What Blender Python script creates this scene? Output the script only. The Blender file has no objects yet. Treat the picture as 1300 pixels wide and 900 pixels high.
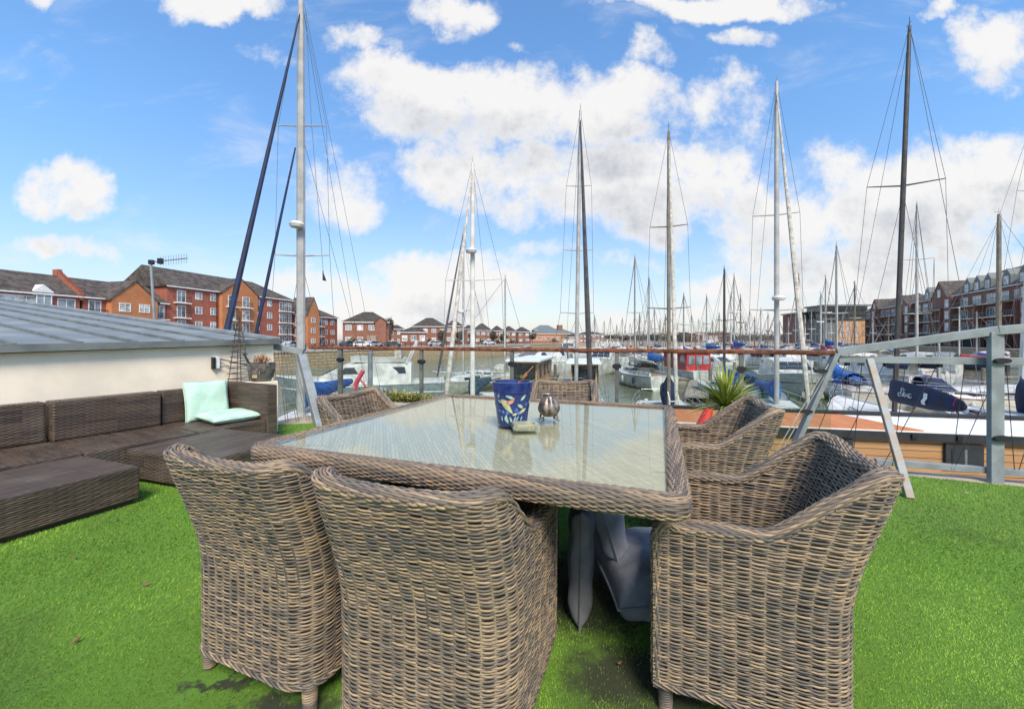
import bpy, math, random
import numpy as np
from mathutils import Vector, Matrix
random.seed(7); rng = np.random.default_rng(7)
R = math.radians
F, CX, HY, H = 516.0, 650.0, 431.0, 1.15      # focal length, principal column, horizon row, eye height above the deck
WZ, GZ = -3.05, -0.6                            # water level and quay level, deck is z = 0
sc = bpy.context.scene; col = sc.collection

# ------------------------------------------------------------------ camera, sky, sun, exposure
cam = bpy.data.objects.new('camera', bpy.data.cameras.new('camera')); col.objects.link(cam)
cam.data.sensor_width = 36; cam.data.lens = F / 1300 * 36; cam.data.shift_y = (HY - 450) / 1300
cam.data.clip_start = .05; cam.data.clip_end = 6000
cam.location = (0, 0, H); cam.rotation_euler = (R(90), 0, 0); sc.camera = cam
sc.view_settings.view_transform = 'Standard'; sc.view_settings.look = 'None'
sc.view_settings.exposure = 0.4; sc.view_settings.gamma = 1
SUN_EL, SUN_AZ = 48, 168          # elevation, compass angle measured from +Y towards +X
sd = Vector((math.sin(R(SUN_AZ)) * math.cos(R(SUN_EL)), math.cos(R(SUN_AZ)) * math.cos(R(SUN_EL)), math.sin(R(SUN_EL))))
sun = bpy.data.objects.new('sun', bpy.data.lights.new('sun', 'SUN')); col.objects.link(sun)
sun.data.energy = 3.9; sun.data.angle = R(20); sun.data.color = (1, .90, .76)
sun.rotation_euler = sd.to_track_quat('Z', 'Y').to_euler()

world = bpy.data.worlds.new('World'); sc.world = world; world.use_nodes = True
wt = world.node_tree; wt.nodes.clear()

class NT:
    """tiny helper that writes shader nodes"""
    def __init__(s, tree): s.t = tree
    def put(s, node, i, v):
        if v is None: return
        if hasattr(v, 'links') or isinstance(v, bpy.types.NodeSocket): s.t.links.new(v, node.inputs[i])
        else: node.inputs[i].default_value = v
    def m(s, op, a, b=None, c=None, clamp=False):
        n = s.t.nodes.new('ShaderNodeMath'); n.operation = op; n.use_clamp = clamp
        for i, v in enumerate((a, b, c)): s.put(n, i, v)
        return n.outputs[0]
    def v(s, op, a, b=None, c=None, scale=None):
        n = s.t.nodes.new('ShaderNodeVectorMath'); n.operation = op
        for i, x in enumerate((a, b, c)): s.put(n, i, x)
        if scale is not None: n.inputs['Scale'].default_value = scale
        return n.outputs['Value'] if op in ('DOT_PRODUCT', 'LENGTH') else n.outputs[0]
    def noise(s, vec, scale=5, detail=4, rough=.55, dist=0):
        n = s.t.nodes.new('ShaderNodeTexNoise')
        if vec is not None: s.put(n, 'Vector', vec)
        n.inputs['Scale'].default_value = scale; n.inputs['Detail'].default_value = detail
        n.inputs['Roughness'].default_value = rough; n.inputs['Distortion'].default_value = dist
        return n.outputs['Fac']
    def ramp(s, x, a, b, lo=0., hi=1., smooth=True):
        n = s.t.nodes.new('ShaderNodeMapRange'); n.interpolation_type = 'SMOOTHSTEP' if smooth else 'LINEAR'
        s.put(n, 'Value', x); n.inputs['From Min'].default_value = a; n.inputs['From Max'].default_value = b
        n.inputs['To Min'].default_value = lo; n.inputs['To Max'].default_value = hi
        return n.outputs[0]
    def mix(s, f, a, b, mode='MIX'):
        n = s.t.nodes.new('ShaderNodeMix'); n.data_type = 'RGBA'; n.blend_type = mode
        s.put(n, 0, f)
        for i, x in ((6, a), (7, b)):
            if isinstance(x, (tuple, list)): x = (*x[:3], 1)
            s.put(n, i, x)
        return n.outputs[2]
    def sep(s, v):
        n = s.t.nodes.new('ShaderNodeSeparateXYZ'); s.put(n, 0, v); return n.outputs
    def comb(s, x, y, z=0.):
        n = s.t.nodes.new('ShaderNodeCombineXYZ')
        for i, k in enumerate((x, y, z)): s.put(n, i, k)
        return n.outputs[0]
    def tex(s, which='Object'):
        return s.t.nodes.new('ShaderNodeTexCoord').outputs[which]

# clouds: soft ellipses in the sky, by direction, given as (column, row, half width, half height, thinness) of the view
CL = [(690,138,275,62,0), (560,112,150,48,0), (800,235,235,72,0), (600,215,130,52,.15), (850,120,90,45,.1), (1150,262,215,92,0), (1010,285,130,70,.05),
      (1290,235,110,80,0), (590,372,115,55,.05), (430,368,110,36,.2), (530,350,60,34,.1), (80,242,66,40,.1), (270,4,100,26,.1), (570,12,72,32,.1),
      (910,2,170,24,.05), (1265,62,72,72,.15), (455,62,90,32,.4), (335,72,40,28,.45), (832,66,44,28,.45), (945,52,66,20,.6), (925,368,88,28,.15),
      (1080,345,200,50,.1), (1190,20,30,16,.3), (60,10,34,18,.4), (440,232,80,60,.5), (110,325,190,30,.55), (740,330,180,24,.6), (1000,400,400,26,.35),
      (500,405,200,26,.35), (1350,350,140,60,.1), (655,60,40,16,.6)]
g = bpy.data.node_groups.new('cloud_density', 'ShaderNodeTree')
g.interface.new_socket('P', in_out='INPUT', socket_type='NodeSocketVector')
g.interface.new_socket('D', in_out='OUTPUT', socket_type='NodeSocketFloat')
gi = g.nodes.new('NodeGroupInput'); go = g.nodes.new('NodeGroupOutput'); q = NT(g); P0 = gi.outputs[0]
wob = q.v('SCALE', q.v('SUBTRACT', q.comb(q.noise(P0, 4, 5), q.noise(q.v('ADD', P0, (7., 3., 1.)), 4, 5), 0.), (.5, .5, 0)), scale=.26)
PP = q.v('ADD', P0, wob); acc = None
for (x, y, rx, ry, th) in CL:
    a, b, ra, rb = (x - CX) / F, (HY - y) / F, rx / F, ry / F
    d = q.v('MULTIPLY_ADD', PP, (1 / ra, 1 / rb, 0), (-a / ra, -b / rb, 0)); d = q.v('DOT_PRODUCT', d, d)
    if th: d = q.m('ADD', d, th)
    acc = d if acc is None else q.m('MINIMUM', acc, d)
D = q.m('MAXIMUM', q.m('SUBTRACT', 1., acc), -1.)
gen = q.m('MULTIPLY', q.m('SUBTRACT', q.noise(P0, 6, 12, .66), .5), 3.4)
g.links.new(q.m('ADD', D, gen), go.inputs[0])
w = NT(wt); dirv = w.tex('Generated'); sx, sy, sz = w.sep(dirv)[:3]
ya = w.m('MAXIMUM', w.m('ABSOLUTE', sy), .12)
P = w.comb(w.m('DIVIDE', sx, ya), w.m('DIVIDE', sz, ya), 0.)
def dens(p):
    n = wt.nodes.new('ShaderNodeGroup'); n.node_tree = g; wt.links.new(p, n.inputs[0]); return n.outputs[0]
d0 = dens(P); d1 = dens(w.v('ADD', P, (-.03, .10, 0.)))
wisp = w.m('MULTIPLY', w.ramp(w.noise(w.v('MULTIPLY', P, (1.2, 3.2, 1.)), 2.2, 8, .62, .6), .50, .78), .42)
cover = w.m('MAXIMUM', w.ramp(d0, -.12, .80), wisp); shade = w.m('MULTIPLY', w.ramp(d1, .2, 1.5), w.ramp(d0, .2, 1.2))
sky = wt.nodes.new('ShaderNodeTexSky'); sky.sky_type = 'NISHITA'; sky.sun_disc = False
sky.sun_elevation = R(SUN_EL); sky.sun_rotation = R(SUN_AZ); sky.air_density = 1.3; sky.dust_density = .6; sky.ozone_density = 2.2
SKYK = .108
blue = w.mix(1., sky.outputs[0], w.mix(w.ramp(w.m('DIVIDE', sz, ya), .0, .75), (1.0, 1.02, 1.16), (1.02, 1.40, 1.72)), 'MULTIPLY')
white = w.mix(shade, (6.7, 6.6, 6.5), (3.75, 3.95, 4.35))
hz = w.ramp(w.m('DIVIDE', sz, ya), .0, .30, .45, 0.)
blue = w.mix(hz, blue, (4.9, 5.5, 6.4))
skyc = w.mix(w.m('MULTIPLY', cover, .97), blue, white)
bg = wt.nodes.new('ShaderNodeBackground'); wt.links.new(skyc, bg.inputs[0]); bg.inputs[1].default_value = SKYK
wo = wt.nodes.new('ShaderNodeOutputWorld'); wt.links.new(bg.outputs[0], wo.inputs[0])
world.cycles.sampling_method = 'MANUAL'; world.cycles.sample_map_resolution = 512
sc.cycles.max_bounces = 8; sc.cycles.transparent_max_bounces = 24; sc.cycles.transmission_bounces = 4
sc.cycles.caustics_reflective = False; sc.cycles.caustics_refractive = False; sc.cycles.sample_clamp_indirect = 6

# ------------------------------------------------------------------ helpers
def W(px, py, Y): return Vector(((px - CX) / F * Y, Y, H - (py - HY) / F * Y))
def XY(px, Y): return ((px - CX) / F * Y, Y)
def zat(py, Y): return H - (py - HY) / F * Y

def tag(o, label=None, cat=None, group=None, kind=None):
    if label: o['label'] = label
    if cat: o['category'] = cat
    if group: o['group'] = group
    if kind: o['kind'] = kind
    return o
def thing(name, label, cat, loc=(0, 0, 0), rz=0., group=None, kind=None):
    o = bpy.data.objects.new(name, None); col.objects.link(o); o.empty_display_size = .2
    o.location = loc; o.rotation_euler = (0, 0, R(rz)); return tag(o, label, cat, group, kind)
def copy_tree(o, parent=None):
    c = o.copy(); col.objects.link(c); c.parent = parent
    for ch in list(o.children): copy_tree(ch, c)
    return c

MATS = {}
def pm(name, base, rough=.6, metal=0., var=.18, vs=3., bump=0., bs=30., alt=None, coat=0., coords='Object', detail=4, spec=.5):
    m = bpy.data.materials.new(name); m.use_nodes = True; t = m.node_tree; n = NT(t)
    b = t.nodes['Principled BSDF']; tc = n.tex(coords)
    f = n.noise(tc, vs, detail, .6)
    alt = alt or tuple(c * (1 - 2.2 * var) for c in base)
    hi = tuple(min(1, c * (1 + var)) for c in base)
    t.links.new(n.mix(n.ramp(f, .35, .65), alt, hi), b.inputs['Base Color'])
    b.inputs['Roughness'].default_value = rough; b.inputs['Metallic'].default_value = metal
    b.inputs['Coat Weight'].default_value = coat; b.inputs['Specular IOR Level'].default_value = spec
    if rough < .9 and var: t.links.new(n.ramp(f, .3, .7, max(.03, rough - .08), min(1, rough + .1)), b.inputs['Roughness'])
    if bump:
        bp = t.nodes.new('ShaderNodeBump'); bp.inputs['Strength'].default_value = bump; bp.inputs['Distance'].default_value = .01
        t.links.new(n.noise(tc, bs, 5), bp.inputs['Height']); t.links.new(bp.outputs[0], b.inputs['Normal'])
    MATS[name] = m; return m
def glass(name, tint=(.93, .97, .95), rough=.01, base=.0, fres=.96):
    m = bpy.data.materials.new(name); m.use_nodes = True; t = m.node_tree; t.nodes.clear(); n = NT(t)
    tr = t.nodes.new('ShaderNodeBsdfTransparent'); tr.inputs[0].default_value = (*tint, 1)
    gl = t.nodes.new('ShaderNodeBsdfGlossy'); gl.inputs['Roughness'].default_value = rough
    lw = t.nodes.new('ShaderNodeLayerWeight'); lw.inputs[0].default_value = .5
    sch = n.m('MULTIPLY_ADD', n.m('POWER', lw.outputs['Facing'], 5.), fres, .035)
    mx = t.nodes.new('ShaderNodeMixShader'); o = t.nodes.new('ShaderNodeOutputMaterial')
    t.links.new(n.m('ADD', sch, base, clamp=True), mx.inputs[0]); t.links.new(tr.outputs[0], mx.inputs[1])
    t.links.new(gl.outputs[0], mx.inputs[2]); t.links.new(mx.outputs[0], o.inputs[0]); return m

class MB:
    """collects shapes, then links them as ONE mesh object"""
    def __init__(s): s.v = []; s.f = []
    def add(s, vs, fs):
        k = len(s.v); s.v += [tuple(p) for p in vs]; s.f += [tuple(i + k for i in f) for f in fs]; return s
    def box(s, x0, x1, y0, y1, z0, z1):
        return s.hexa([(x0, y0, z0), (x1, y0, z0), (x1, y1, z0), (x0, y1, z0), (x0, y0, z1), (x1, y0, z1), (x1, y1, z1), (x0, y1, z1)])
    def hexa(s, p): return s.add(p, [(3, 2, 1, 0), (4, 5, 6, 7), (0, 1, 5, 4), (1, 2, 6, 5), (2, 3, 7, 6), (3, 0, 4, 7)])
    def prism(s, poly, z0, z1):
        n = len(poly); vs = [(x, y, z0) for x, y in poly] + [(x, y, z1) for x, y in poly]
        return s.add(vs, [tuple(range(n - 1, -1, -1)), tuple(range(n, 2 * n))] + [(i, (i + 1) % n, n + (i + 1) % n, n + i) for i in range(n)])
    def profile(s, prof, y0, y1, y0t=None, y1t=None, zt=None):
        """(x,z) outline extruded along y"""
        n = len(prof); vs = [(x, y0, z) for x, z in prof] + [(x, y1, z) for x, z in prof]
        return s.add(vs, [tuple(range(n)), tuple(range(2 * n - 1, n - 1, -1))] + [(i, n + i, n + (i + 1) % n, (i + 1) % n) for i in range(n)])
    def loft(s, rings, closed=True, caps=True):
        k = len(s.v); n = len(rings[0])
        for r in rings: s.v += [tuple(p) for p in r]
        for a in range(len(rings) - 1):
            for i in range(n if closed else n - 1):
                j = (i + 1) % n; s.f.append((k + a * n + i, k + a * n + j, k + (a + 1) * n + j, k + (a + 1) * n + i))
        if caps and closed:
            s.f.append(tuple(k + i for i in range(n - 1, -1, -1))); s.f.append(tuple(k + (len(rings) - 1) * n + i for i in range(n)))
        return s
    def tube(s, pts, r, n=6, r1=None):
        pts = [Vector(p) for p in pts]; m = len(pts); rings = []
        up = Vector((0, 0, 1))
        for i, p in enumerate(pts):
            t = (pts[min(i + 1, m - 1)] - pts[max(i - 1, 0)])
            t = t.normalized() if t.length > 1e-9 else Vector((0, 0, 1))
            a = t.cross(up if abs(t.z) < .95 else Vector((1, 0, 0))).normalized(); b = t.cross(a)
            rr = r if r1 is None else r + (r1 - r) * i / (m - 1)
            if isinstance(r, (list, tuple)): rr = r[i]
            rings.append([p + a * rr * math.cos(2 * math.pi * k / n) + b * rr * math.sin(2 * math.pi * k / n) for k in range(n)])
        return s.loft(rings)
    def bar(s, p0, p1, w, h):
        p0 = Vector(p0); p1 = Vector(p1); t = (p1 - p0).normalized(); up = Vector((0, 0, 1)) if abs(t.z) < .95 else Vector((1, 0, 0))
        a = t.cross(up).normalized() * w / 2; b = a.cross(t).normalized() * h / 2
        return s.hexa([p0 - a - b, p0 + a - b, p1 + a - b, p1 - a - b, p0 - a + b, p0 + a + b, p1 + a + b, p1 - a + b])
    def lathe(s, prof, n=24, c=(0, 0)):
        return s.loft([[(c[0] + r * math.cos(2 * math.pi * k / n), c[1] + r * math.sin(2 * math.pi * k / n), z) for k in range(n)] for r, z in prof])
    def ball(s, c, r, n=10, sz=1.):
        return s.loft([[(c[0] + r * math.sin(math.pi * (j + .02) / (n + .04)) * math.cos(2 * math.pi * k / n), c[1] + r * math.sin(math.pi * (j + .02) / (n + .04)) * math.sin(2 * math.pi * k / n),
                 c[2] - sz * r * math.cos(math.pi * (j + .02) / (n + .04))) for k in range(n)] for j in range(n + 1)])
    def mesh(s, name, mat, smooth=False, uv=False, sharp=35):
        me = bpy.data.meshes.new(name); me.from_pydata(s.v, [], s.f)
        if mat: me.materials.append(mat)
        if smooth: me.shade_smooth(); me.set_sharp_from_angle(angle=R(sharp))
        if uv: box_uv(me)
        return me
    def build(s, name, mat, parent=None, smooth=False, uv=False, bevel=0., seg=2, loc=None, rz=None, sharp=35):
        o = bpy.data.objects.new(name, s.mesh(name, mat, smooth, uv, sharp)); col.objects.link(o)
        if parent: o.parent = parent
        if loc is not None: o.location = loc
        if rz is not None: o.rotation_euler = (0, 0, R(rz))
        if bevel:
            b = o.modifiers.new('bevel', 'BEVEL'); b.width = bevel; b.segments = seg; b.limit_method = 'ANGLE'; b.angle_limit = R(40)
        return o
def box_uv(me):
    uv = me.uv_layers.new(name='uv')
    for p in me.polygons:
        n = p.normal; ax = max(range(3), key=lambda i: abs(n[i]))
        for li in p.loop_indices:
            c = me.vertices[me.loops[li].vertex_index].co
            uv.data[li].uv = (c.y, c.z) if ax == 0 else (c.x, c.z) if ax == 1 else (c.y, c.x)
def npmesh(name, V, Q, mat, C=None, smooth=True):
    """mesh from numpy vertices (n,3), polygons (m,3|4) and optional vertex colours"""
    me = bpy.data.meshes.new(name); V = np.asarray(V, np.float32); Q = np.asarray(Q, np.int32); k = Q.shape[1]
    me.vertices.add(len(V)); me.vertices.foreach_set('co', V.ravel())
    me.loops.add(Q.size); me.loops.foreach_set('vertex_index', Q.ravel())
    me.polygons.add(len(Q)); me.polygons.foreach_set('loop_start', np.arange(0, Q.size, k, dtype=np.int32))
    me.update(calc_edges=True)
    if smooth: me.polygons.foreach_set('use_smooth', np.ones(len(Q), bool))
    if C is not None:
        a = me.color_attributes.new('tint', 'FLOAT_COLOR', 'POINT')
        a.data.foreach_set('color', np.concatenate([C, np.ones((len(C), 1))], 1).astype(np.float32).ravel())
    me.materials.append(mat); return me
def link(name, me, parent=None):
    o = bpy.data.objects.new(name, me); col.objects.link(o)
    if parent: o.parent = parent
    return o
def sstep(x): x = np.clip(x, 0, 1); return x * x * (3 - 2 * x)
ORD = ['first','second','third','fourth','fifth','sixth','seventh','eighth','ninth','tenth','eleventh','twelfth','thirteenth','fourteenth','fifteenth','sixteenth','seventeenth','eighteenth','nineteenth']
ORD += ['twentieth'] + ['twenty ' + x for x in ORD[:9]] + ['thirtieth'] + ['thirty ' + x for x in ORD[:9]] + ['fortieth'] + ['forty ' + x for x in ORD[:9]] + ['fiftieth'] + ['fifty ' + x for x in ORD[:9]]

# ------------------------------------------------------------------ materials
def tint_mat(name, rough=.55, spec=.35):
    m = bpy.data.materials.new(name); m.use_nodes = True; t = m.node_tree; b = t.nodes['Principled BSDF']
    a = t.nodes.new('ShaderNodeAttribute'); a.attribute_name = 'tint'; n = NT(t)
    f = n.noise(n.tex('Object'), 60, 3)
    t.links.new(n.mix(n.ramp(f, .3, .7, 0., .35), a.outputs['Color'], (.10, .08, .06)), b.inputs['Base Color'])
    b.inputs['Roughness'].default_value = rough; b.inputs['Specular IOR Level'].default_value = spec; return m
def weave_mat(name, c0, c1, c2, rp=.012, cp=.03, rough=.45, bump=.8, rot=0., gap=(.012, .010, .009), gk=.8):
    """flat woven strips: rows of pitch rp whose humps alternate every cp, from metre UVs"""
    m = bpy.data.materials.new(name); m.use_nodes = True; t = m.node_tree; b = t.nodes['Principled BSDF']; n = NT(t)
    uv = n.tex('UV')
    if rot:
        mp = t.nodes.new('ShaderNodeMapping'); mp.inputs['Rotation'].default_value = (0, 0, rot); t.links.new(uv, mp.inputs[0]); uv = mp.outputs[0]
    x, y, _ = n.sep(uv)[:3]
    r = n.m('DIVIDE', y, rp); ri = n.m('FLOOR', r); fr = n.m('FRACT', r)
    hr = n.m('POWER', n.m('SINE', n.m('MULTIPLY', fr, math.pi)), .6)
    ph = n.m('ADD', n.m('DIVIDE', x, cp), n.m('MULTIPLY', n.m('MODULO', n.m('ABSOLUTE', ri), 2.), 1.))
    hump = n.m('ADD', n.m('MULTIPLY', n.m('COSINE', n.m('MULTIPLY', ph, math.pi)), .5), .5)
    hgt = n.m('MULTIPLY', hr, n.m('ADD', n.m('MULTIPLY', hump, .75), .25))
    wn = t.nodes.new('ShaderNodeTexWhiteNoise'); wn.noise_dimensions = '2D'
    t.links.new(n.comb(ri, n.m('FLOOR', n.m('DIVIDE', x, .22))), wn.inputs['Vector'])
    c = n.mix(wn.outputs[0], c0, c1); c = n.mix(n.ramp(n.noise(n.tex('Object'), 4, 4), .45, .75, 0., .45), c, c2)
    c = n.mix(n.ramp(hgt, .0, .35, gk, 0.), c, gap)
    t.links.new(c, b.inputs['Base Color']); b.inputs['Roughness'].default_value = rough; b.inputs['Specular IOR Level'].default_value = .4
    bp = t.nodes.new('ShaderNodeBump'); bp.inputs['Strength'].default_value = bump; bp.inputs['Distance'].default_value = rp * .6
    t.links.new(hgt, bp.inputs['Height']); t.links.new(bp.outputs[0], b.inputs['Normal']); return m
rattan = tint_mat('rattan'); grassm = tint_mat('turf_fibre', .6, .25)
lining = pm('rattan_lining', (.085, .064, .045), .9)
brown_weave = weave_mat('brown_weave', (.135, .090, .060), (.055, .041, .034), (.185, .15, .12), .0135, .042, .42, 1.)
pale_weave = weave_mat('pale_weave', (.58, .51, .39), (.48, .42, .32), (.44, .39, .30), .014, .045, .6, .35, R(38), (.22, .19, .14), .6)
def brick_mat(name, a, b2, mortar=(.30, .25, .2), sc_=1.):
    m = bpy.data.materials.new(name); m.use_nodes = True; t = m.node_tree; b = t.nodes['Principled BSDF']; n = NT(t)
    br = t.nodes.new('ShaderNodeTexBrick'); t.links.new(n.tex('UV'), br.inputs['Vector'])
    br.inputs['Scale'].default_value = 1; br.inputs['Brick Width'].default_value = .225 * sc_; br.inputs['Row Height'].default_value = .075 * sc_; br.inputs['Mortar Size'].default_value = .008 * sc_
    br.inputs['Color1'].default_value = (*a, 1); br.inputs['Color2'].default_value = (*b2, 1); br.inputs['Mortar'].default_value = (*mortar, 1)
    c = n.mix(n.ramp(n.noise(n.tex('Object'), .7, 5, .65), .35, .7, 0., .45), br.outputs[0], tuple(x * .6 for x in a))
    t.links.new(c, b.inputs['Base Color']); b.inputs['Roughness'].default_value = .85; return m
brick_red = brick_mat('brick_red', (.40, .078, .033), (.30, .056, .027))
brick_far = brick_mat('brick_far', (.25, .072, .036), (.19, .055, .03))
brick_orange = brick_mat('brick_orange', (.60, .20, .05), (.47, .14, .038))
brick_brown = brick_mat('brick_brown', (.25, .075, .045), (.18, .06, .04))
brick_buff = brick_mat('brick_buff', (.50, .26, .10), (.42, .21, .085))
stone_wall = brick_mat('stone_wall', (.50, .36, .21), (.40, .30, .19), (.15, .11, .07), 6.)
tile_roof = pm('roof_tiles', (.085, .068, .055), .8, var=.25, vs=1.2, bump=.3, bs=9)
tile_roof2 = pm('roof_tiles_dark', (.062, .048, .04), .8, var=.25, vs=.9)
white_paint = pm('white_paint', (.78, .78, .76), .4, var=.05)
white_gel = pm('white_gelcoat', (.58, .57, .54), .3, var=.12, vs=1.5, coat=.3)
cream_gel = pm('cream_gelcoat', (.66, .60, .49), .35, var=.08, vs=1.2, coat=.2)
grey_gel = pm('grey_green_gelcoat', (.40, .42, .36), .4, var=.1)
navy_gel = pm('navy_gelcoat', (.012, .016, .045), .2, var=.1, coat=.5)
grey_deck = pm('deck_grey', (.55, .55, .53), .7, var=.08)
teak = pm('teak', (.36, .20, .10), .6, var=.2, vs=6)
navy_cloth = pm('navy_canvas', (.012, .022, .065), .8, var=.3, vs=4, bump=.6, bs=8)
blue_cloth = pm('blue_canvas', (.012, .10, .36), .75, var=.3, vs=5, bump=.6, bs=10)
teal_cloth = pm('teal_canvas', (.03, .07, .10), .8, var=.3, vs=5, bump=.5)
red_cloth = pm('red_canvas', (.45, .03, .03), .75, var=.2, vs=4)
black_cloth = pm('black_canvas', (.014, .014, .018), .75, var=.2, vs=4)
cream_cloth = pm('cream_canvas', (.46, .43, .37), .85, var=.15, vs=5)
alu = pm('mast_aluminium', (.40, .39, .37), .45, .1, var=.08, vs=2)
white_mast = pm('mast_white', (.62, .60, .55), .4, var=.08, vs=2)
dark_mast = pm('mast_carbon', (.05, .04, .035), .4, var=.15)
brown_mast = pm('mast_bronze', (.22, .185, .14), .45, .2, var=.12)
steel = pm('rigging_steel', (.11, .11, .11), .6, .0, var=.05)
galv = pm('galvanised_steel', (.24, .265, .28), .6, .15, var=.10, vs=5, bump=.1)
galv_rust = pm('galvanised_rusty', (.28, .29, .29), .65, .15, var=.1, vs=11, alt=(.24, .19, .14))
chrome = pm('polished_steel', (.6, .6, .6), .25, .9, var=.05)
dark_win = pm('dark_glazing', (.02, .025, .03), .08, var=.1, coat=.5)
pane_m = pm('window_glass', (.20, .23, .26), .12, var=.5, vs=.6, alt=(.07, .08, .09), coat=.4)
curtain_m = pm('window_glass_curtained', (.55, .56, .55), .3, var=.3, vs=1.3, coat=.3)
black_metal = pm('black_metal', (.02, .02, .022), .5, .3, var=.1)
orange_red = pm('orange_buoy', (.75, .10, .03), .5, var=.1)
rubber = pm('black_rubber', (.02, .02, .02), .8)
handrail_m = pm('stained_hardwood', (.17, .06, .028), .55, var=.25, vs=14, bump=.1, spec=.3)
pontoon_m = pm('pontoon_boards', (.33, .28, .22), .85, var=.2, vs=4, bump=.4, bs=12)
render_m = pm('cream_render', (.86, .75, .60), .9, var=.05, vs=1.6, bump=.25, bs=120)
zinc = pm('zinc_sheet', (.215, .235, .24), .65, .1, var=.10, vs=2.2, bump=.05)
zinc_dark = pm('zinc_trim', (.16, .175, .17), .6, .1, var=.12, vs=4)
grey_fabric = pm('grey_cushion_fabric', (.29, .31, .37), .9, var=.12, vs=7, bump=.4, bs=420)
dgrey_fabric = pm('dark_grey_cushion_fabric', (.19, .19, .21), .9, var=.12, vs=7, bump=.4, bs=420)
mint = pm('mint_canvas', (.48, .67, .55), .8, var=.05, vs=5, bump=.25, bs=260)
leaf_m = tint_mat('foliage', .5, .3)
bark = pm('bark', (.12, .09, .07), .9, var=.3, vs=8)
concrete = pm('concrete', (.42, .38, .32), .9, var=.15, vs=2, bump=.3)
anthracite = pm('anthracite_trim', (.028, .031, .034), .55, .1, var=.1, vs=4)
post_grey = pm('post_grey', (.15, .15, .14), .55, .2, var=.15, vs=6)
balus_glass = glass('balustrade_glass', (.90, .94, .92), .01, -.01, .5)
# ------------------------------------------------------------------ the setting: water, banks, quay walls
def water_mat():
    m = bpy.data.materials.new('dock_water'); m.use_nodes = True; t = m.node_tree; b = t.nodes['Principled BSDF']; n = NT(t)
    tc = n.tex('Object')
    t.links.new(n.mix(n.noise(tc, .12, 3), (.105, .115, .065), (.16, .165, .10)), b.inputs['Base Color'])
    b.inputs['Roughness'].default_value = .07; b.inputs['IOR'].default_value = 1.33; b.inputs['Specular IOR Level'].default_value = .6
    hh = n.m('ADD', n.m('MULTIPLY', n.noise(tc, 1.6, 4, .6), .7), n.m('MULTIPLY', n.noise(tc, .45, 2), 1.2))
    bp = t.nodes.new('ShaderNodeBump'); bp.inputs['Strength'].default_value = .55; bp.inputs['Distance'].default_value = .16
    t.links.new(hh, bp.inputs['Height']); t.links.new(bp.outputs[0], b.inputs['Normal']); return m
def sheet(name, poly, z, mat, thick=None, kind='structure', uv=False):
    mb = MB()
    if thick: mb.prism(poly, z - thick, z)
    else: mb.add([(x, y, z) for x, y in poly], [tuple(range(len(poly)))])
    return tag(mb.build(name, mat, uv=uv), kind=kind)
sheet('water', [(-2500, -60), (2500, -60), (2500, 2500), (-2500, 2500)], WZ, water_mat())
QL = [(-56, 10), (-32, 58), (-20.4, 83), (-5.2, 111), (20, 168)]
paving = pm('quay_paving', (.30, .26, .22), .9, var=.15, vs=.8)
grass_far = pm('bank_ground', (.17, .16, .11), .95, var=.3, vs=.15)
sheet('quay_ground', [(-2400, 10)] + QL + [(20, 2400), (-2400, 2400)], GZ, paving, 6)
sheet('far_quay_ground', [(20, 168), (131, 165), (131, 2400), (20, 2400)], GZ - .004, paving, 6)
sheet('right_quay_ground', [(59.8, 10), (2400, 10), (2400, 2400), (131, 2400), (131, 165)], GZ - .008, paving, 6)
def quay_wall(name, pts, lab, th=.5):
    mb = MB()
    for a, b in zip(pts[:-1], pts[1:]):
        a = Vector((*a, 0)); b = Vector((*b, 0)); d = (b - a).normalized(); n = Vector((d.y, -d.x, 0)) * th
        p = [a + n * .02, a + n, b + n, b + n * .02]
        mb.hexa([(v.x, v.y, WZ - 1.5) for v in p] + [(v.x, v.y, GZ - .12) for v in p])
    o = mb.build(name, stone_wall, uv=True); tag(o, lab, 'quay wall')
    cp = MB()
    for a, b in zip(pts[:-1], pts[1:]):
        a = Vector((*a, 0)); b = Vector((*b, 0)); d = (b - a).normalized(); n = Vector((d.y, -d.x, 0))
        p = [a - n * .4, a + n * .58, b + n * .58, b - n * .4]
        cp.hexa([(v.x, v.y, GZ - .117) for v in p] + [(v.x, v.y, GZ + .08) for v in p])
    cp.build('coping', concrete, o); return o
quay_wall('quay_wall', QL, 'tan stone quay wall below the red brick flats on the left bank')
quay_wall('quay_wall', [(20.1, 168), (130.8, 165)], 'low far quay wall behind the crowded yacht moorings')
quay_wall('quay_wall', [(131, 165), (59.8, 10)], 'long weathered quay wall below the balconied brown brick flats')

# ------------------------------------------------------------------ houses and flats
def window(parent, x, z, w=1.1, h=1.2, y=0., panes=2, name='window', curtain=False, cross=True):
    """white frame with mullions standing 4 cm proud of a wall facing local -y; glass is its sub-part"""
    t = .09; mb = MB(); x0, x1, z0, z1 = x - w / 2, x + w / 2, z - h / 2, z + h / 2; ya, yb = y - .07, y + .05
    mb.box(x0, x0 + t, ya, yb, z0, z1); mb.box(x1 - t, x1, ya, yb, z0, z1)
    mb.box(x0 + t, x1 - t, ya, yb, z0, z0 + t); mb.box(x0 + t, x1 - t, ya, yb, z1 - t, z1)
    for i in range(1, panes):
        xm = x0 + w * i / panes; mb.box(xm - t * .4, xm + t * .4, ya + .003, yb, z0 + t, z1 - t)
    if cross: mb.box(x0 + t, x1 - t, ya + .006, yb - .003, z - t * .3 + h * .12, z + t * .3 + h * .12)
    f = mb.build(name, white_paint, parent)
    MB().box(x0 + t * .8, x1 - t * .8, y - .03, y - .01, z0 + t * .8, z1 - t * .8).build('pane', curtain_m if curtain else pane_m, f)
    return f
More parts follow.
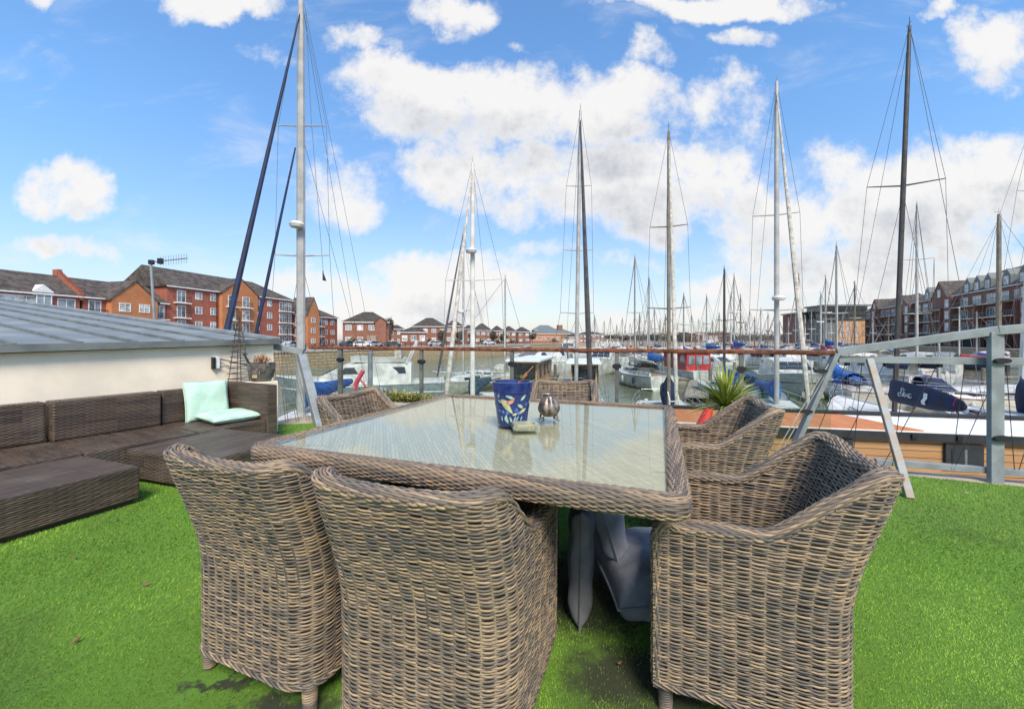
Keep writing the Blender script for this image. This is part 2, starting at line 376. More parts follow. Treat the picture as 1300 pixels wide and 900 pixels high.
def balcony(parent, x, z, w=2.0, d=.7, h=1.0, y=0., rail=black_metal, slab=white_paint, n=9):
    mb = MB(); mb.box(x - w / 2, x + w / 2, y - d, y - .002, z - .16, z)
    b = mb.build('balcony', slab, parent); r = MB()
    r.box(x - w / 2, x + w / 2, y - d, y - d + .05, z + h - .05, z + h)
    for s in (-1, 1): r.box(x + s * (w / 2 - .025) - .025, x + s * (w / 2 - .025) + .025, y - d + .052, y - .004, z + h - .05, z + h)
    for i in range(n + 1):
        xx = x - w / 2 + .025 + (w - .05) * i / n; r.box(xx - .018, xx + .018, y - d + .01, y - d + .04, z + .003, z + h - .052)
    r.build('railing', rail, b); return b
def gable_block(parent, x0, x1, d, eave, ridge, wall, roof, z0=GZ, over=.35, hipl=0., hipr=0., name='wall', y0=0.):
    """walls with a ridge parallel to local x"""
    yc = y0 + d / 2
    w_ = MB(); w_.prism([(x0, y0), (x1, y0), (x1, y0 + d), (x0, y0 + d)], z0, eave)
    for x, hp in ((x0, hipl), (x1, hipr)):
        if hp <= 0:
            s = .15 if x == x0 else -.15; xa, xb = sorted((x + s * .02, x + s))
            w_.add([(xa, y0, eave), (xa, y0 + d, eave), (xa, yc, ridge - .12), (xb, y0, eave), (xb, y0 + d, eave), (xb, yc, ridge - .12)], [(0, 2, 1), (3, 4, 5), (0, 3, 5, 2), (1, 2, 5, 4)])
    w_.build(name, wall, parent, uv=True)
    o = over; th = .16; rr = MB()
    a, b = x0 - (o if hipl <= 0 else o), x1 + o
    ra, rb = x0 + hipl - (o if hipl <= 0 else 0), x1 - hipr + (o if hipr <= 0 else 0)
    for dz in (0,):
        lo = [(a, y0 - o, eave - .05), (b, y0 - o, eave - .05), (b, y0 + d + o, eave - .05), (a, y0 + d + o, eave - .05), (ra, yc, ridge), (rb, yc, ridge)]
        up = [(x, y, z + th) for x, y, z in lo]
        k = [(6, 7, 11, 10), (8, 9, 10, 11), (1, 0, 4, 5), (3, 2, 5, 4), (9, 6, 10), (7, 8, 11), (0, 1, 7, 6), (2, 3, 9, 8)]
        if hipl > 0: k += [(0, 3, 4)]
        if hipr > 0: k += [(2, 1, 5)]
        k += [(3, 0, 6, 9), (1, 2, 8, 7)]
        rr.add(lo + up, k)
    r = rr.build('roof', roof, parent)
    MB().box(x0 - .3, x1 + .3, y0 - o - .06, y0 - o - .003, eave - .12, eave + .06).build('gutter', white_paint, r)
    return r
def front_gable(parent, x0, x1, eave, apex, wall, roof, proj=.5, z0=GZ, back=5.):
    """gabled bay facing local -y, pushed forward of the main wall"""
    xm = (x0 + x1) / 2; w_ = MB()
    w_.profile([(x0, z0), (x1, z0), (x1, eave), (xm, apex), (x0, eave)], -proj, -.01)
    o = w_.build('gable', wall, parent, uv=True); rr = MB(); t = .18; ov = .3
    for s, xa in ((-1, x0), (1, x1)):
        xe = xa + s * ov; ze = eave - ov * (apex - eave) / (xm - x0)
        rr.hexa([(xe, -proj - .12, ze), (xm, -proj - .12, apex), (xm, back, apex), (xe, back, ze), (xe, -proj - .12, ze + t), (xm, -proj - .12, apex + t), (xm, back, apex + t), (xe, back, ze + t)] if s < 0 else
                [(xm, -proj - .12, apex), (xe, -proj - .12, ze), (xe, back, ze), (xm, back, apex), (xm, -proj - .12, apex + t), (xe, -proj - .12, ze + t), (xe, back, ze + t), (xm, back, apex + t)])
    rr.build('roof', roof, parent); return o

# left bank: a row of four blocks of flats along one line
FAX, FAY = .25, 1.0; FL = math.hypot(FAX, FAY); FROT = math.degrees(math.atan2(FAY, FAX))
def onrow(px): return -75.3 / ((px - CX) / F - .25)           # distance of the row front at a picture column
def rowpos(Y): return (-57.6 + .25 * (Y - 70.7), Y)
def rowx(px, px0): return (onrow(px) - onrow(px0)) * FL
def block(name, label, px0):
    x, y = rowpos(onrow(px0)); return thing(name, label, 'flats', (x, y, 0), FROT)
# block A, nearest
A = block('brick_flats', 'red brick flats with small white dormer, cut off by the left edge', -60)
x_ = lambda p: rowx(p, -60)
gable_block(A, 0, x_(101), 9, 7.15, 10.15, brick_red, tile_roof)
sg = MB(); xx = x_(103)
for i in range(12):
    y0_, z_ = .0 + i * .38, 7.3 + i * .27; sg.box(xx - .35, xx + .15, y0_ - .3, y0_ + .085, z_ - .6, z_ + .55)
sg.box(xx - .35, xx + .15, 4.1, 5.2, 9.5, 11.2)
sg.build('stepped_gable', brick_red, A, uv=True)
for p, big in ((-45, 0), (-20, 1), (8, 1), (33, 1), (55, 0)):
    window(A, x_(p), 5.95, 1.7, 1.7, curtain=p in (8, 33)); window(A, x_(p), 3.2, 1.7, 1.6)
dm = MB(); xd = x_(54); dm.profile([(xd - 1, 6.9), (xd + 1, 6.9), (xd + 1, 7.5), (xd, 8.4), (xd - 1, 7.5)], -.2, 1.5); dm.build('dormer', white_paint, A)
window(A, xd, 6.4, 1.5, 1.6, y=-.25)
for p in (84,):
    window(A, x_(p), 5.6, 1.9, 2.3, cross=False); balcony(A, x_(p), 4.4, 2.6)
# block B with the orange gable
B = block('brick_flats', 'lower brick flats with bright orange gable, behind the television aerial', 103)
x_ = lambda p: rowx(p, 103)
gable_block(B, .2, x_(211), 9, 7.15, 10.1, brick_red, tile_roof)
front_gable(B, x_(134), x_(193), 7.2, 10.1, brick_orange, tile_roof, 1.2)
for p in (151, 176):
    for z in (6.0, 3.3): window(B, x_(p), z, 1.5, 1.3, y=-1.2, curtain=True)
for p in (120, 202):
    for z in (5.7, 3.0):
        window(B, x_(p), z, 1.5, 2.2, cross=False); balcony(B, x_(p), z - 1.2, 2.4)
# block C, tallest
Cc = block('brick_flats', 'tallest red brick flats, four storeys, with orange gable, left of the mast', 212)
x_ = lambda p: rowx(p, 212)
gable_block(Cc, 0, x_(371), 10.5, 10.2, 13.8, brick_red, tile_roof, hipr=6.)
front_gable(Cc, x_(278), x_(323), 10.2, 13.2, brick_orange, tile_roof, .8)
for k in range(4):
    z = 9.0 - 2.62 * k
    for p in (252, 271, 326, 342): window(Cc, x_(p), z, 1.25, 1.3, curtain=(k + p) % 3 == 0)
    for p in (230,): window(Cc, x_(p), z - .35, 1.5, 2.1, cross=False); balcony(Cc, x_(p), z - 1.45, 2.6)
    for p in (290, 308): window(Cc, x_(p), z - .35, 1.6, 2.1, y=-.8, cross=False, curtain=k == 1); balcony(Cc, x_(p), z - 1.45, 2.5, y=-.8)
    for p in (358, 366): window(Cc, x_(p), z - .35, 1.6, 2.1, cross=False); balcony(Cc, x_(p), z - 1.45, 2.2)
dp = MB(); dp.tube([(x_(274.5), -.1, GZ), (x_(274.5), -.1, 10.1)], .07); dp.build('drainpipe', black_metal, Cc)
# block D
Dd = block('brick_flats', 'lower hipped far end of the brick flats row, right of the tall mast', 373)
x_ = lambda p: rowx(p, 373)
gable_block(Dd, .3, x_(428), 9, 6.9, 9.9, brick_red, tile_roof, hipr=5.5)
front_gable(Dd, x_(387), x_(402), 7.6, 11.5, brick_orange, tile_roof, .8)
for k in range(3):
    z = 5.9 - 2.55 * k
    for p in (394,): window(Dd, x_(p), z, 1.4, 1.2, y=-.8)
    for p in (413, 422): window(Dd, x_(p), z - .3, 1.4, 1.3)
    for p in (378, 405.5): window(Dd, x_(p), z - .3, 1.7, 2.0, cross=False); balcony(Dd, x_(p), z - 1.4, 2.6)

def hip_house(px0, px1, Y, eave_py, ridge_py, label, wall=brick_far, rot=12, name='brick_house', hip=True, nwin=3, floors=2, roof=tile_roof2, d=9., wins=True):
    x0, x1 = (px0 - CX) / F * Y, (px1 - CX) / F * Y; wd = (x1 - x0)
    t = thing(name, label, 'house', (x0, Y, 0), rot); e, r = zat(eave_py, Y), zat(ridge_py, Y + d / 2)
    hp = min(wd * .42, d * .5) if hip else 0
    gable_block(t, 0, wd, d, e, r, wall, roof, hipl=hp, hipr=hp)
    if wins:
        hgt = (e - GZ) / floors
        for k in range(floors):
            for i in range(nwin):
                window(t, wd * (i + .5) / nwin, GZ + hgt * (k + .55), 1.5, hgt * .45, curtain=(i + k) % 2 == 0, cross=False)
    return t
h1 = hip_house(435, 491, 106, 409, 396.5, 'square two storey red brick house with pyramid roof, first right of the tall mast', nwin=4)
front_gable(h1, 8.2, 11.0, zat(409, 106), zat(403, 106), brick_far, tile_roof2, 1.2)
MB().box(6.2, 8.6, -1.8, -.01, GZ, 2.2).build('porch', brick_brown, h1)
hip_house(491, 512, 132, 418, 413, 'low brick house with flat looking roof between two pyramid roofed houses', nwin=2)
hip_house(508, 541, 118, 422, 415.5, 'single storey brick house with dark hipped roof on the left bank', nwin=3, floors=1)
hip_house(524, 566, 138, 414.5, 404, 'brick house with broad pyramid roof behind the slanting furled sails', nwin=4)
hip_house(566, 588, 150, 414, 407, 'brown brick house just left of the thin mast with a round lamp', brick_brown, nwin=3)
hip_house(590, 602, 160, 418, 413, 'small dark roofed house hidden behind the white mast', brick_brown, nwin=1)
hip_house(603, 624, 165, 419.5, 411, 'brick house with pyramid roof right of the white radar mast', nwin=3)
hip_house(627, 639, 172, 420, 414, 'narrow brick house with hipped roof left of a thin white mast', nwin=2)
hip_house(641, 656, 180, 421, 414.5, 'brick house with peaked roof directly above the blue plant pot', nwin=2)
hip_house(657, 674, 188, 421.5, 415.5, 'brick house with peaked roof beside the grey leisure building', nwin=2)
# leisure building: low hall with stepped grey roofs and a brick tower
lb = thing('leisure_centre', 'wide low hall with stepped grey roofs and square brown tower', 'hall', (*XY(674, 215), 0), 4)
s_ = 215 / F
gable_block(lb, 0, 58 * s_, 16, zat(424, 215), zat(417.5, 222), brick_orange, zinc_dark, hipl=6, hipr=6)
gable_block(lb, 6 * s_, 36 * s_, 10, zat(419, 222), zat(413, 226), brick_brown, zinc_dark, hipl=4, hipr=4, y0=7)
MB().box(37 * s_, 43 * s_, 5, 9, 2, zat(412.6, 221)).build('tower', brick_brown, lb, uv=True)
for i in range(9): window(lb, 2 + i * 2.5, 1.6, 1.8, 1.6, cross=False)
hip_house(735, 768, 215, 425, 421.5, 'long brown flats with low roof right of the tall white mast', brick_brown, 2, 'brick_flats', nwin=6, floors=2)
hip_house(722, 737, 205, 428, 424, 'small orange brick house right of the leisure hall', brick_orange, 3, nwin=2)
# brown curved hall
hall = thing('brick_hall', 'long flat roofed brown brick hall behind the far rows of masts', 'hall', (*XY(874, 260), 0), 0)
mb = MB(); L_ = 56 * 260 / F; n_ = 12
poly = [(L_ * i / n_, 5 * (1 - math.sin(math.pi * (.15 + .7 * i / n_)))) for i in range(n_ + 1)] + [(L_, 16), (0, 16)]
mb.prism(poly, GZ, zat(423.5, 260)); mb.build('wall', brick_brown, hall, uv=True)
mb = MB(); mb.prism([(x, y - .5) for x, y in poly[:-2]] + [(L_ + .4, 16.4), (-.4, 16.4)], zat(423.4, 260), zat(421.6, 260)); mb.build('roof', zinc_dark, hall)
for i in range(7): window(hall, 3 + i * 3.6, 2.2, 2., 2., y=-.02 + 5 * (1 - math.sin(math.pi * (.15 + .7 * (3 + i * 3.6) / L_))), cross=False)

# right-hand modern flats at the head of the dock
mf = thing('modern_flats', 'dark glassy flats with flat roof, left of the orange brick block', 'flats', (*XY(1012, 190), 0), -6)
s_ = 190 / F; wd = 40 * s_; tp = zat(396, 190)
MB().box(0, wd, .9, 12, GZ, tp - 1).build('wall', brick_brown, mf, uv=True)
MB().box(-.8, wd + .8, -1.4, 12.6, tp - .9, tp - .3).build('roof', dark_win, mf)
for k in range(5):
    z = GZ + .2 + k * 2.9
    mb = MB(); mb.box(.2, wd - .2, -1.1, .88, z + 2.5, z + 2.72); b = mb.build('balcony', zinc_dark, mf)
    r = MB()
    for i in range(10): r.box(.3 + i * (wd - .6) / 9.5, .42 + i * (wd - .6) / 9.5, -1.05, -.95, z + 2.73, z + 3.7)
    r.build('railing', steel, b)
    for i in range(5): window(mf, 1.6 + i * wd / 5.2, z + 1.2, 1.9, 1.9, y=.9, cross=False, curtain=(i + k) % 4 == 0)
for i, x in enumerate((2.5, 8.5)): front = MB().profile([(x - 1.6, 0), (x + 1.6, 0), (x + 1.6, tp - 5), (x, tp - 3), (x - 1.6, tp - 5)], -.6, .85).build('gable', brick_buff, mf, uv=True)
ob = thing('brick_flats', 'orange brick flats block with dark glazed top floors, beside the long balconied terrace', 'flats', (*XY(1046, 178), 0), -4)
s_ = 178 / F; wd = 54 * s_; tp = zat(387, 178)
MB().box(5.5, wd, 0, 12, GZ, zat(407, 178)).build('wall', brick_buff, ob, uv=True)
MB().box(0, 5.45, .6, 12, GZ, zat(404, 178)).build('stair_tower', zinc_dark, ob)
MB().box(.3, wd, .8, 12, zat(406.9, 178), tp - .7).build('glazed_storey', dark_win, ob)
MB().box(-.6, wd + .6, -.9, 12.6, tp - .69, tp).build('roof', zinc_dark, ob)
mb = MB()
for k in range(3): mb.box(.3, wd, -.3, .79, zat(406.8, 178) + 2.2 * k, zat(406.8, 178) + .25 + 2.2 * k)
mb.build('sun_louvre', black_metal, ob)
for k in range(4):
    for x in (7.5, 10., 13.2): window(ob, x, GZ + 1.4 + k * 2.3, 1.5, 1.3, cross=False)

# long balconied terrace on the right bank, five stepped sections
def rY(px): return 62.4 / ((px - CX) / F - .48)
RL = math.hypot(.48, 1); RROT = math.degrees(math.atan2(-1, -.48))      # local x runs from the far end towards us
def rx(px, px0): return (rY(px0) - rY(px)) * RL
secs = [(1100, 1138, 16.0, 'far end section of the balconied brown brick terrace, beside the orange block', [1108], []),
        (1138, 1180, 15.2, 'second section from the far end of the balconied brick terrace, behind the grey mast', [1141], [1176]),
        (1180, 1232, 16.6, 'balconied terrace section with a tall brick gable and ridge running right of it', [1187], [1232]),
        (1232, 1268, 17.0, 'balconied terrace section with white dormers left of the dark mast', [], [1234, 1252]),
        (1268, 1345, 17.4, 'nearest balconied terrace section, cut by the right edge of the view', [], [1269, 1297])]
for px0, px1, rg, lab, gables, dorms in secs:
    Y = rY(px0); t = thing('balconied_flats', lab, 'flats', (62.4 + .48 * Y, Y, 0), RROT)
    x_ = lambda p: rx(p, px0); Ls = x_(px1); ev = 12.2
    gable_block(t, .05, Ls - .05, 11, ev, rg, brick_brown, tile_roof, over=.25)
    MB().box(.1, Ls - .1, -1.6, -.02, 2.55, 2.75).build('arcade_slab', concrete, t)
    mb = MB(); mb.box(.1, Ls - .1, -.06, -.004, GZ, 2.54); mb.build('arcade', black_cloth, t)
    nb = max(2, round(Ls / 4.6)); bw = Ls / nb
    for i in range(nb):
        xc = (i + .5) * bw; stair = i % 4 == 2 and i < nb - 1
        for k in range(3):
            z = 3.1 + 2.95 * k
            if stair:
                window(t, xc, z + 1.3, 1.7, 2.0, y=-1.25, curtain=True, cross=False)
            else:
                balcony(t, xc, z, bw * .93, 1.5, 1.05, rail=zinc, slab=cream_gel, n=8)
                window(t, xc, z + 1.15, bw * .6, 2.1, cross=False, panes=3)
        if stair: MB().box(xc - bw * .35, xc + bw * .35, -1.2, -.02, GZ, 12.0).build('bay', brick_brown, t, uv=True)
        if i: MB().box(i * bw - .22, i * bw + .22, -1.65, -.02, GZ, 9.2).build('pier', brick_brown, t, uv=True)
    for gp in gables:
        g0 = x_(gp) ; front_gable(t, max(.3, g0), max(.3, g0) + 7.5, ev + .1, rg - .2, brick_brown, tile_roof, .6)
        window(t, max(.3, g0) + 3.75, ev + 1.1, 1.5, 2.0, y=-.6, curtain=True, cross=False)
    for dpx in dorms:
        xd = min(max(x_(dpx), 2), Ls - 2)
        dm = MB(); dm.profile([(xd - 1.3, 12.4), (xd + 1.3, 12.4), (xd + 1.3, 14.6), (xd, 16.0), (xd - 1.3, 14.6)], .2, 4.); d_ = dm.build('dormer', zinc_dark, t)
        window(t, xd, 13.5, 1.5, 1.8, y=.2, curtain=True, cross=False)

# ------------------------------------------------------------------ trees and shrubs on the banks
def clump(n, cx, cy, cz, rx_, ry_, rz_, size, cols, flat=.0, seed=1):
    r = np.random.default_rng(seed); d = r.normal(size=(n, 3)); d /= np.linalg.norm(d, axis=1)[:, None]
    lob = .72 + .28 * np.sin(d[:, :1] * 5.1 + seed) * np.cos(d[:, 1:2] * 4.3 + seed * 2) + .12 * r.normal(size=(n, 1))
    p = d * lob * (r.random((n, 1)) ** .4) * [rx_, ry_, rz_] + [cx, cy, cz]
    a = r.normal(size=(n, 3)); a /= np.linalg.norm(a, axis=1)[:, None]; b = np.cross(a, r.normal(size=(n, 3))); b /= np.linalg.norm(b, axis=1)[:, None]
    s = size * (.6 + .8 * r.random((n, 1)))
    V = np.stack([p - a * s, p + b * s * .45, p + a * s, p - b * s * .45], 1).reshape(-1, 3)
    Q = np.arange(4 * n).reshape(n, 4); c = np.array(cols)[r.integers(0, len(cols), n)] * (.75 + .5 * r.random((n, 1)))
    return V, Q, np.repeat(c, 4, 0)
def join(parts):
    V, Q, C, k = [], [], [], 0
    for v, q_, c in parts: V.append(v); Q.append(q_ + k); C.append(c); k += len(v)
    return np.concatenate(V), np.concatenate(Q), np.concatenate(C)
BARE = [(.13, .10, .075), (.10, .08, .06), (.16, .12, .085), (.09, .085, .055)]
GREEN = [(.05, .085, .025), (.035, .06, .02), (.08, .10, .035)]
def tree(name, label, px, Y, top_py, w_px, cols, group, seed, n=700, bare=False, base=GZ):
    top = zat(top_py, Y); hh = top - base; wr = w_px / F * Y / 2
    t = thing(name, label, 'tree', (*XY(px, Y), base), 0, group); r = random.Random(seed)
    mb = MB(); mb.tube([(0, 0, 0), (.1, 0, hh * .5), (.05, .05, hh * .85)], hh * .03, 7, hh * .008)
    for k in range(9):
        a = k * 2.4 + seed; z0 = hh * (.28 + .06 * k); L = wr * (.95 - .06 * k)
        mb.tube([(.05, 0, z0), (math.cos(a) * L * .5, math.sin(a) * L * .5, z0 + hh * .10), (math.cos(a) * L, math.sin(a) * L, z0 + hh * .24)], hh * .012, 5, hh * .003)
    mb.build('trunk', bark, t)
    V, Q, C = join([clump(n, r.uniform(-.3, .3) * wr, r.uniform(-.3, .3) * wr, hh * (.62 + r.uniform(-.1, .14)), wr * .8, wr * .8, hh * .3, (.10 if bare else .3) * wr * (1 if not bare else 1.4), cols, seed=seed * 7 + i) for i in range(4)])
    link('crown', npmesh('crown', V, Q, leaf_m, C), t); return t
tree('round_tree', 'dark rounded evergreen tree on the far bank, left of the twin masts', 831, 232, 424, 13, GREEN, None, 3)
tree('bare_tree', 'leafless tree rising between the first two pyramid roofed houses', 494, 122, 403, 13, BARE, None, 5, bare=True)
tree('bare_tree', 'leafless tree in front of the broad pyramid roofed house', 560, 112, 417, 13, BARE, None, 8, bare=True)
for i, (p, tp_) in enumerate([(775, 425.5), (812, 425), (848, 425), (866, 423), (783, 427), (797, 426)]):
    tree('bare_tree', f'bare brown far bank tree near the dark round tree, ' + ['leftmost', 'fifth from the left', 'rightmost but one', 'rightmost', 'second from the left', 'third from the left'][i], p, 238, tp_, 14, BARE, 'leafless trees on the far bank', 20 + i, 500, True)
for i, (p, Yt, tp_, w_) in enumerate([(584, 146, 419, 16), (600, 150, 421, 14), (626, 160, 421, 12), (640, 165, 423, 14), (676, 180, 423, 12), (519, 128, 420, 12)]):
    tree('bare_tree', 'leafless brown tree among the small brick houses of the left bank, ' + ['second', 'third', 'fourth', 'fifth', 'sixth', 'first'][i] + ' from left', p, Yt, tp_, w_, BARE + GREEN[:1], 'leafless trees among the left bank houses', 60 + i, 420, True)
# far wood: one mass of bare trees along the skyline
parts = []
for i in range(110):
    px = 738 + i * 2.95; Y = 300 + 40 * math.sin(i * 1.7); X = (px - CX) / F * Y; hh = 4.0 + 1.5 * math.sin(i * 2.3) * math.cos(i * .7)
    parts.append(clump(150, X, Y, 1.2 + hh * .3, 4.5, 4, hh, .55, BARE + [(.06, .07, .035)], seed=100 + i))
V, Q, C = join(parts); tag(link('woodland', npmesh('woodland', V, Q, leaf_m, C)), 'bare brown woodland along the far skyline', 'woodland', kind='stuff')
# shrubs along the left quay, below the houses
k = 0
for px, tp_, wp in [(447, 428, 16), (462, 430, 12), (478, 429, 12), (513, 429, 16), (529, 430, 14), (545, 429, 16), (562, 427, 14), (580, 429, 14), (598, 430, 12), (613, 429, 16), (632, 430, 16), (650, 430, 16), (716, 424, 14), (703, 428, 14)]:
    Y = {0: 96}.get(k, 96 + (px - 447) * .36); Y = min(Y, 178)
    t = thing('shrub', f'dark green bush by the left quay railing, {ORD[k]} from the left', 'shrub', (*XY(px, Y), GZ), 0, 'bushes along the left quay')
    hh = zat(tp_, Y) - GZ; wr = wp / F * Y / 2
    V, Q, C = join([clump(260, 0, 0, hh * .5, wr, wr * .7, hh * .55, .22, GREEN, seed=300 + k)]); link('foliage', npmesh('foliage', V, Q, leaf_m, C), t)
    mb = MB(); mb.tube([(0, 0, 0), (.1, .05, hh * .7)], .09, 6, .03); mb.build('stem', bark, t); k += 1
# quay railing on the left bank
rl = thing('quay_railing', 'dark steel railing along the top of the left quay', 'railing', (*QL[1], GZ))
mr = MB(); ox, oy = QL[1]
for a, b in zip(QL[1:-1], QL[2:]):
    n_ = int(math.dist(a, b) / 1.6)
    a = (a[0] - ox - .3, a[1] - oy); b = (b[0] - ox - .3, b[1] - oy)
    for i in range(n_): x, y = a[0] + (b[0] - a[0]) * i / n_, a[1] + (b[1] - a[1]) * i / n_; MB().box(x - .05, x + .05, y - .05, y + .05, .08, 1.15).build('post', black_metal, rl)
    for z in (.5, .8, 1.12): mr.tube([(*a, z), (*b, z)], .035, 5)
mr.build('rails', black_metal, rl)
# cars parked on the left quay
def car(label, px, Y, rot, paint, i, L=4.2):
    t = thing('parked_car', label, 'car', (*XY(px, Y), GZ), rot, 'cars parked on the left quay')
    b = MB(); W2 = .85
    b.profile([(-L/2, .35), (L/2, .35), (L/2, .7), (L*.28, .92), (L*.12, 1.38), (-L*.3, 1.42), (-L*.46, .95), (-L/2, .85)], -W2, W2); b.build('body', paint, t, bevel=.06)
    g_ = MB(); g_.profile([(L*.24, .95), (L*.11, 1.33), (-L*.28, 1.36), (-L*.41, .98)], -W2 - .006, W2 + .006); g_.build('window', dark_win, t)
    for x in (-L*.32, L*.31):
        for s in (-1, 1): wv = MB(); wv.loft([[(x + .32 * math.cos(a_ * math.pi / 8), s * (W2 - .1) + yy, .32 + .32 * math.sin(a_ * math.pi / 8)) for a_ in range(16)] for yy in (-.11, .11)]); wv.build('wheel', rubber, t)
    for s in (-1, 1): MB().box(L/2 - .05, L/2 + .01, s * .6 - .15, s * .6 + .15, .6, .74).build('headlight', chrome, t)
silver = pm('car_silver', (.5, .51, .52), .25, .3, var=.03, coat=.6); carwhite = pm('car_white', (.8, .8, .8), .25, var=.02, coat=.6); cardark = pm('car_dark', (.06, .07, .08), .25, var=.05, coat=.6)
for i, (l, px, Y, r_, p_) in enumerate([('dark grey hatchback parked left of the white car, behind the handrail', 443, 88, 70, cardark), ('white car parked below the first pyramid roofed house', 461, 89, 5, carwhite),
        ('silver car parked before the house porch, right of the white car', 475, 95, 60, silver), ('dark car parked between bushes before the low brick house', 500, 98, 10, cardark),
        ('silver car half hidden by the railing left of the slanting furled sails', 553, 106, 20, silver), ('white car on the quay between the white radar mast and thin white mast', 621, 138, 20, carwhite),
        ('silver car in front of the red brick flats, left of the tall mast', 372, 80, 76, silver)]): car(l, px, Y, r_, p_, i)
# ------------------------------------------------------------------ boats
def hull_rings(L, B, fb, n=14, tr=.72, draft=.45, rake=.06):
    rings = []
    for i in range(n + 1):
        t = i / n; hb = B / 2 * float(np.interp(t, [0, .15, .42, .62, .8, .92, 1], [tr, .88, 1, .93, .66, .33, .03]))
        sh = fb * float(np.interp(t, [0, .5, 1], [.95, .88, 1.25])); x = -L / 2 + t * L
        def q_(y, z): return (x + (z / fb - 1) * L * rake * max(0, (t - .7) / .3) ** 1.2, y, z)
        hf = [(hb, sh), (hb * .985, sh * .6), (hb * .93, .25), (hb * .80, -.02), (hb * .45, -draft * .7), (0, -draft * (1 - .5 * t))]
        rings.append([q_(y, z) for y, z in hf] + [q_(-y, z) for y, z in reversed(hf[:-1])])
    return rings
def hull_parts(t, L, B, fb, hull, deck, stripe=None, tr=.72, toe=None):
    rg = hull_rings(L, B, fb, tr=tr); h = MB().loft(rg, closed=False, caps=False)
    h.add(rg[0], [tuple(range(len(rg[0])))]); ho = h.build('hull', hull, t, smooth=True, sharp=50)
    d = MB()
    dr = [[(r[0][0], r[0][1] * .985, r[0][2] - .03), (r[0][0], 0, r[0][2] + .03), (r[-1][0], r[-1][1] * .985, r[-1][2] - .03)] for r in rg]
    d.loft(dr, closed=False); d.build('deck', deck, t, smooth=True)
    e = MB()
    for s in (0, -1): e.tube([(r[s][0], r[s][1], r[s][2]) for r in rg], .035, 5)
    e.build('toe_rail', toe or deck, t)
    if stripe:
        s_ = MB()
        for sd_ in (0, 1):
            pts = [(r[1] if sd_ == 0 else r[-2]) for r in rg]; s_.loft([[(x, y * 1.012, z + .05), (x, y * 1.012, z - .03)] for x, y, z in pts], closed=False)
        s_.build('stripe', stripe, ho)
    return rg
def at_deck(rg, x):
    """half-breadth and sheer height at x"""
    xs = [r[0][0] for r in rg]; return float(np.interp(x, xs, [r[0][1] for r in rg])), float(np.interp(x, xs, [r[0][2] for r in rg]))
